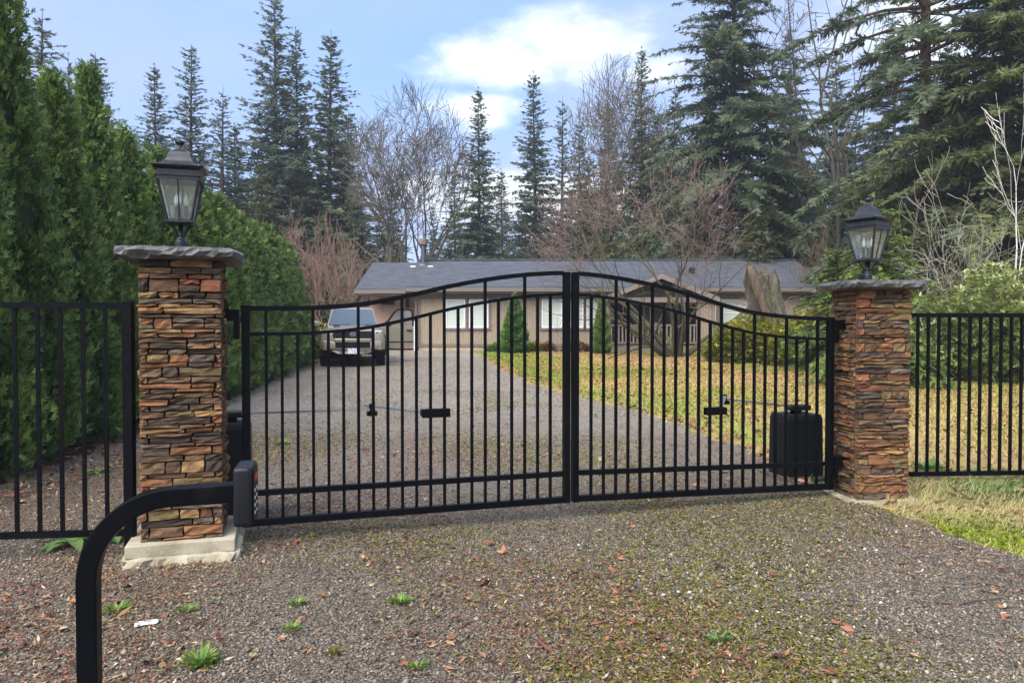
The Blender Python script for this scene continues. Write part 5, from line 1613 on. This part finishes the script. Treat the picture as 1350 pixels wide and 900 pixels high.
for px, Y, mt, lab in ((655, 30.4, 'spruce_bright', 'small green bush at the foot of the conical spruce'), (722, 30.8, 'fern_brown', 'small maroon bush under the wide window'), (766, 30.9, 'fern_brown', 'maroon bush beside the slender conical spruce'),
                       (706, 30.6, 'shrub_yellow', 'low yellow green bush between the windows'), (752, 30.6, 'fir_olive', 'low dark bush under the wide window'), (430, 27.2, 'shrub_yellow', 'yellow green bush behind the truck cab')):
    tree('small_bush', lab, 'shrub', low, ('grey_bark', mt), (xw(px, Y), Y), px * .2, 1.0 if px != 430 else 2.6, 'small bushes by the house')
# dwarf conical spruces
def cone_mesh(seed, H, Rm, n):
    r = np.random.default_rng(seed)
    h = 1 - np.sqrt(r.random(n)); az = r.uniform(0, 6.283, n)
    tier = .80 + .24 * np.abs(np.sin(h * 16 + .6 * np.sin(az * 3)))
    rad = Rm * np.clip(1 - h, .02, 1) ** .8 * np.minimum(1, .72 + 2 * h) * tier * r.uniform(.85, 1.05, n)
    C = np.stack([rad * np.cos(az), rad * np.sin(az), .12 + h * H * .97], -1)
    D = nz(np.stack([np.cos(az), np.sin(az), r.uniform(.1, 1.0, n)], -1) + r.normal(0, .3, (n, 3)))
    S = nz(np.cross(D, r.normal(0, 1, (n, 3))))
    V, F, Rr = kites(C, D, S, r.uniform(.08, .14, n), .04, [(0, 0, 1, 1), (0, .7, .8, 1), (0, -.7, .8, 1)], r, np.clip(.35 + .5 * (tier - .8) / .24 + r.normal(0, .15, n), 0, 1), .2)
    tr = MB().lathe([(Rm * .62, .1), (Rm * .66, .35), (Rm * .3, H * .55), (.02, H * .96)], 10).mesh('inner_branches')
    st_ = MB().tube([(0, 0, -.05), (0, 0, .3)], .05, 8).mesh('trunk')
    return st_, fast_mesh('crown', V, F, Rr), tr
cs = cone_mesh(61, 2.35, .62, 5200)
for px, Y, sc, mt, lab in ((678.5, 29.6, (1, 1, 1), 'spruce_bright', 'bright green conical dwarf spruce between the windows'), (793, 29.2, (.70, .70, .96), 'thuja_green', 'slender dull green conical spruce at the porch corner')):
    t = tree('dwarf_spruce', lab, 'shrub', (cs[0], cs[1]), ('fir_bark', mt), (xw(px, Y), Y), 0, sc, 'conical spruces at the house')
    o = bpy.data.objects.new('inner_branches', cs[2])
    if not cs[2].materials: cs[2].materials.append(MATS['thuja_core'])
    COL.objects.link(o); o.parent = t
# young yellow-green cedar behind the lantern
ced = conifer_mesh(71, 3.6, 1.5, .15, .11, 7, 3.6, .75, .12, .62, sp=(.15, .045), ragged=.4)
tree('young_cedar', 'young yellow green cedar behind the lamp side pillar', 'tree', ced, ('fir_bark', 'cedar_yellow'), (xw(1150, 17), 17), 0, (1.15, 1.15, 1.18))
tree('young_cedar', 'second yellow green cedar spreading behind the golden shrubs', 'tree', ced, ('fir_bark', 'cedar_yellow'), (xw(1105, 20.5), 20.5), 1.2, (1.2, 1.2, .95))

# --- leaning hollow snag
def snag():
    Y = 25.6; x = xw(1022, Y)
    t = thing('tree_snag', 'leaning broken grey snag with hollow split side', 'snag', (x, Y, gzf(x, Y)), 0)
    r = np.random.default_rng(5)
    n = 34; k = 56
    def mid(f): return np.array([.46 - 1.02 * f - .12 * math.sin(f * 3.6), .1 * f, 3.0 * f - .1])
    V, F = [], []
    ph = r.uniform(0, 6.28, 8)
    for i in range(n + 1):
        f = i / n; c = mid(f)
        base = .66 * (1 - .22 * f) + .18 * math.exp(-f * 6)
        for a in range(k):
            th = 6.283 * a / k
            tw = th - .9 * f
            # deep furrows between twisted strands of old wood
            strand = abs(math.sin(4.5 * tw + ph[0] + .5 * math.sin(5 * f + ph[1]))) ** .6 + .45 * abs(math.sin(10 * tw + ph[2] + 2 * f)) ** .7
            rr = base * (.66 + .26 * strand + .06 * math.sin(2 * th + ph[3]) + .05 * math.sin(9 * f + 3 * th + ph[4])) + r.normal(0, .008)
            z = c[2]
            if f > .72: z += (f - .72) / .28 * (.34 * math.sin(th * 2 + .4) + .22 * math.sin(5 * th + ph[5]) - .10)
            V.append((c[0] + rr * math.cos(th), c[1] + rr * .8 * math.sin(th), z))
    for i in range(n):
        for a in range(k):
            b = (a + 1) % k
            F.append((i * k + a, i * k + b, (i + 1) * k + b, (i + 1) * k + a))
    F.append(tuple(n * k + a for a in range(k)))
    MB().add(V, F).build('trunk', 'stump_wood', t)
    MB().tube([(-.20, -.50, .9), (-.48, -.46, 1.6), (-.72, -.36, 2.3), (-.86, -.30, 2.8), (-.98, -.28, 3.15)], [.08, .14, .15, .13, .09], 10).build('broken_limb', 'stump_tan', t, smooth=True)
snag()

# ------------------------------------------------------------ small things on the ground
def gp(px, py):                        # ground point at a sight line measured in the photograph
    Y = 1000 * CAM_H / (py - 430)
    for _ in range(4):
        x = xw(px, Y); Y = 1000 * (CAM_H - gzf(x, Y)) / (py - 430)
    return xw(px, Y), Y
def maple_leaf(name, label, px, py, size, mat, seed, curl=.4, group='fallen leaves on the gravel'):
    r = np.random.default_rng(seed)
    x, y = gp(px, py)
    out = []
    lob = [(0, .25), (.35, .62), (.55, .38), (.95, .9), (1.2, .45), (1.57, 1.0), (1.94, .45), (2.19, .9), (2.59, .38), (2.79, .62), (3.14, .25), (4.0, .14), (4.71, .3), (5.4, .14)]
    V = [(0, 0, .35 * curl * size)]
    for a, q in lob:
        q *= size * .6 * r.uniform(.85, 1.1)
        V.append((q * math.cos(a), q * math.sin(a), curl * size * .9 * (q / size) ** 2 * 1.2 * r.uniform(.0, 1.0) + .004))
    n = len(lob)
    F = [(0, i + 1, (i + 1) % n + 1) for i in range(n)]
    V2 = [(a, b, c - .0015) for a, b, c in V]; V = V + V2
    F += [(f[0] + n + 1, f[2] + n + 1, f[1] + n + 1) for f in F]
    t = thing(name, label, 'leaf', (x, y, gzf(x, y) + .024), r.uniform(0, 6.28), group)
    MB().add(V, F).build('blade', mat, t)
    MB().tube([(0, 0, .01 + .35 * curl * size), (0, -size * .3, .012), (.1 * size, -size * .62, .006)], .0018, 5).build('stalk', mat, t)
    return t
for i, (px, py, s, mt, lab) in enumerate((
        (648, 722, .10, 'dead_leaf', 'curled brown maple leaf on gravel in front of the gate meeting posts'),
        (94, 802, .085, 'orange_leaf', 'pale orange leaf beside the gooseneck post'),
        (481, 597, .15, 'dead_leaf', 'large red brown leaf on the drive behind the gate'),
        (519, 604, .12, 'dead_leaf', 'red brown leaf beside the larger one behind the gate'),
        (1342, 652, .26, 'pink_leaf', 'big pinkish brown leaf on the grass below the picket fence'),
        (1345, 630, .14, 'dead_leaf', 'dark curled leaf against the picket fence foot'),
        (1346, 682, .09, 'dead_leaf', 'small red brown leaf on the dry grass verge'),
        (1208, 647, .09, 'pink_leaf', 'pinkish leaf lodged in the long grass by the stone pillar'),
        (872, 862, .055, 'dead_leaf', 'dark shrivelled leaf on bare gravel near the green weed'),
        (947, 781, .05, 'dead_leaf', 'small dark leaf alone on mossy gravel'),
        (1084, 738, .05, 'dead_leaf', 'small dark leaf near the mossy centre of the gravel'),
        (1100, 745, .05, 'dead_leaf', 'second small dark leaf near the mossy centre'),
        (1211, 775, .05, 'dead_leaf', 'dark leaf on gravel near the mossy verge'),
        (1036, 820, .05, 'dead_leaf', 'shrivelled leaf on the open gravel'),
        (1134, 711, .045, 'dead_leaf', 'tiny dark leaf on gravel before the stone pillar foot'),
        (978, 880, .07, 'dead_leaf', 'dark curled leaf among orange scraps on the gravel'),
        (740, 757, .05, 'dead_leaf', 'dark curled leaf on gravel between gate and bare patch'),
        (452, 757, .05, 'dead_leaf', 'dark leaf on the litter strewn gravel'),
        (922, 645, .10, 'pink_leaf', 'orange brown leaf lying just behind the gate bottom rail'),
        (885, 590, .10, 'dead_leaf', 'red brown leaf near the lawn edge behind the gate'),
        (1040, 632, .14, 'orange_leaf', 'pale tan leaf behind the gate near the opener box'),
        (1062, 640, .12, 'pink_leaf', 'brown leaf behind the gate below the opener box'))):
    maple_leaf('fallen_leaf', lab, px, py, s, mt, 100 + i, .55 if s < .2 else .35)

def tuft(label, px, py, size, n, mat, seed, spread=1.0, name='weed_tuft'):
    r = np.random.default_rng(seed); x, y = gp(px, py)
    t = thing(name, label, 'weed', (x, y, gzf(x, y) + .012), 0, 'weeds in the gravel')
    a = r.uniform(0, 6.283, n); e = r.uniform(.15, 1.1, n)
    D = nz(np.stack([np.cos(a), np.sin(a), e], -1)); S = nz(np.cross(D, np.array([0, 0, 1.])))
    P = np.stack([np.cos(a), np.sin(a), np.zeros(n)], -1) * (r.random(n) * size * .45 * spread)[:, None]
    V, F, Rr = kites(P, D, S, r.uniform(.6, 1.1, n) * size * .7, size * .11, [(0, 0, 1, 1), (.3, .4, .6, .9)], r, None, .2, .1)
    link('leaves', fast_mesh('leaves', V, F, Rr), mat, t)
    return t
for i, (px, py, s, n, mt, lab) in enumerate((
        (527, 800, .085, 70, 'weed_green', 'bright green weed tuft alone on the gravel'),
        (151, 811, .085, 60, 'weed_green', 'green weed tuft just past the gooseneck post'),
        (245, 812, .065, 45, 'weed_green', 'green weed tuft behind the white scrap'),
        (262, 882, .11, 80, 'weed_green', 'dark feathery weed nearest the gooseneck post'),
        (390, 803, .065, 45, 'weed_green', 'small weed cluster on the litter strewn gravel'),
        (383, 836, .07, 45, 'weed_green', 'low flat green weed before the gate keypad'),
        (440, 868, .06, 35, 'moss', 'flat mossy weed among brown needles'),
        (549, 888, .06, 40, 'weed_green', 'pale star shaped weed on open gravel'),
        (408, 712, .055, 40, 'weed_green', 'tiny bright weed below the gate bottom rail'),
        (949, 852, .085, 40, 'dock_green', 'dark green leafy weed sprig on the gravel'),
        (1070, 634, .16, 70, 'dock_green', 'broad green weed under the opener box'),
        (1228, 622, .20, 60, 'dock_green', 'blue green weed between stone pillar and picket fence'),
        (370, 588, .12, 40, 'weed_green', 'green weed at the foot of the hedge by the drive'))):
    tuft(lab, px, py, s, n, mt, 200 + i)
def dock(label, px, py, n, L, seed):
    r = np.random.default_rng(seed); x, y = gp(px, py)
    t = thing('dock_plant', label, 'weed', (x, y, gzf(x, y) + .012), 0, 'broad leaved docks by the fence')
    for i in range(n):
        a = 6.283 * i / n + r.normal(0, .3); l = L * r.uniform(.7, 1.2); V, F = [], []
        for j in range(6):
            f = j / 5; w = l * .17 * math.sin(math.pi * min(.98, f * .9 + .08)) + .002
            z = l * (.55 * f - .62 * f * f) + .01; c = l * f
            V += [(c * math.cos(a) - w * math.sin(a), c * math.sin(a) + w * math.cos(a), z + .012), (c * math.cos(a), c * math.sin(a), z), (c * math.cos(a) + w * math.sin(a), c * math.sin(a) - w * math.cos(a), z + .012)]
        for j in range(5):
            for k in (0, 1): F.append((j * 3 + k, j * 3 + k + 1, j * 3 + 4 + k, j * 3 + 3 + k))
        me = fast_mesh('leaf', np.array(V), np.array(F), np.full(len(F), r.uniform(.3, 1)), True)
        link('leaf', me, 'dock_green', t)
dock('broad leaved dock plant under the picket fence by the pillar footing', 92, 722, 8, .24, 1)
dock('small broad leaved dock plant tight against the pillar footing', 152, 712, 6, .15, 2)
dock('low broad leaved dock plant in the hedge litter', 128, 626, 6, .16, 3)

def stick(label, px, py, L, ang, seed, rad=.005):
    r = np.random.default_rng(seed); x, y = gp(px, py)
    pts = [(-L / 2 + L * i / 4, r.normal(0, L * .03), .007 + abs(r.normal(0, .004))) for i in range(5)]
    t = thing('stick', label, 'stick', (x, y, gzf(x, y) + .014), ang, 'sticks on the gravel')
    MB().tube(pts, [rad, rad * .95, rad * .85, rad * .7, rad * .4], 6).build('stem', 'stick', t)
    p = pts[2]
    MB().tube([p, (p[0] + L * .14, p[1] + L * .10, p[2] + .006)], [rad * .6, rad * .3], 5).build('twig', 'stick', t)
for i, (px, py, L, a, lab) in enumerate(((567, 739, .16, .5, 'short brown stick on gravel under the gate leaf'), (614, 832, .13, 1.0, 'dark stick lying on open gravel'), (1290, 800, .42, .08, 'long dark stick on the gravel near the verge'),
                                         (730, 823, .10, .6, 'thin reddish stick on open gravel'), (1310, 777, .16, -.5, 'short stick by the mossy verge'), (255, 832, .20, 1.2, 'pale dry stalk leaning by the white scrap'), (850, 741, .1, .3, 'thin dark twig on mossy gravel'))):
    stick(lab, px, py, L, a, 300 + i)
def scrap():
    x, y = gp(189, 829); r = np.random.default_rng(3)
    t = thing('paper_scrap', 'crumpled white scrap lying on the gravel', 'scrap', (x, y, gzf(x, y) + .014), .5)
    V, F = [], []
    for j in range(7):
        for i in range(9):
            u, v = i / 8 - .5, j / 6 - .5
            V.append((u * .10 + r.normal(0, .004), v * .055 + r.normal(0, .004), .004 + abs(r.normal(0, .007)) * (1 - 2 * max(abs(u), abs(v)) * .6)))
    F = [(j * 9 + i, j * 9 + i + 1, j * 9 + i + 10, j * 9 + i + 9) for j in range(6) for i in range(8)]
    MB().add(V, F).build('crumpled_sheet', 'white_scrap', t)
scrap()

# ------------------------------------------------------------ thin winter air
def haze():
    m = NT('air')
    m.N.remove(m.b)
    v = m.N.new('ShaderNodeVolumePrincipled')
    v.inputs['Color'].default_value = (.86, .92, 1.0, 1); v.inputs['Density'].default_value = .0009; v.inputs['Anisotropy'].default_value = .2
    m.L.new(v.outputs[0], m.out.inputs['Volume'])
    o = MB().span(-70, 70, -8, 75, -1.2, 34).build('haze', 'air')
    tag(o, 'thin pale winter haze softening the far trees', 'haze', kind='stuff')
haze()
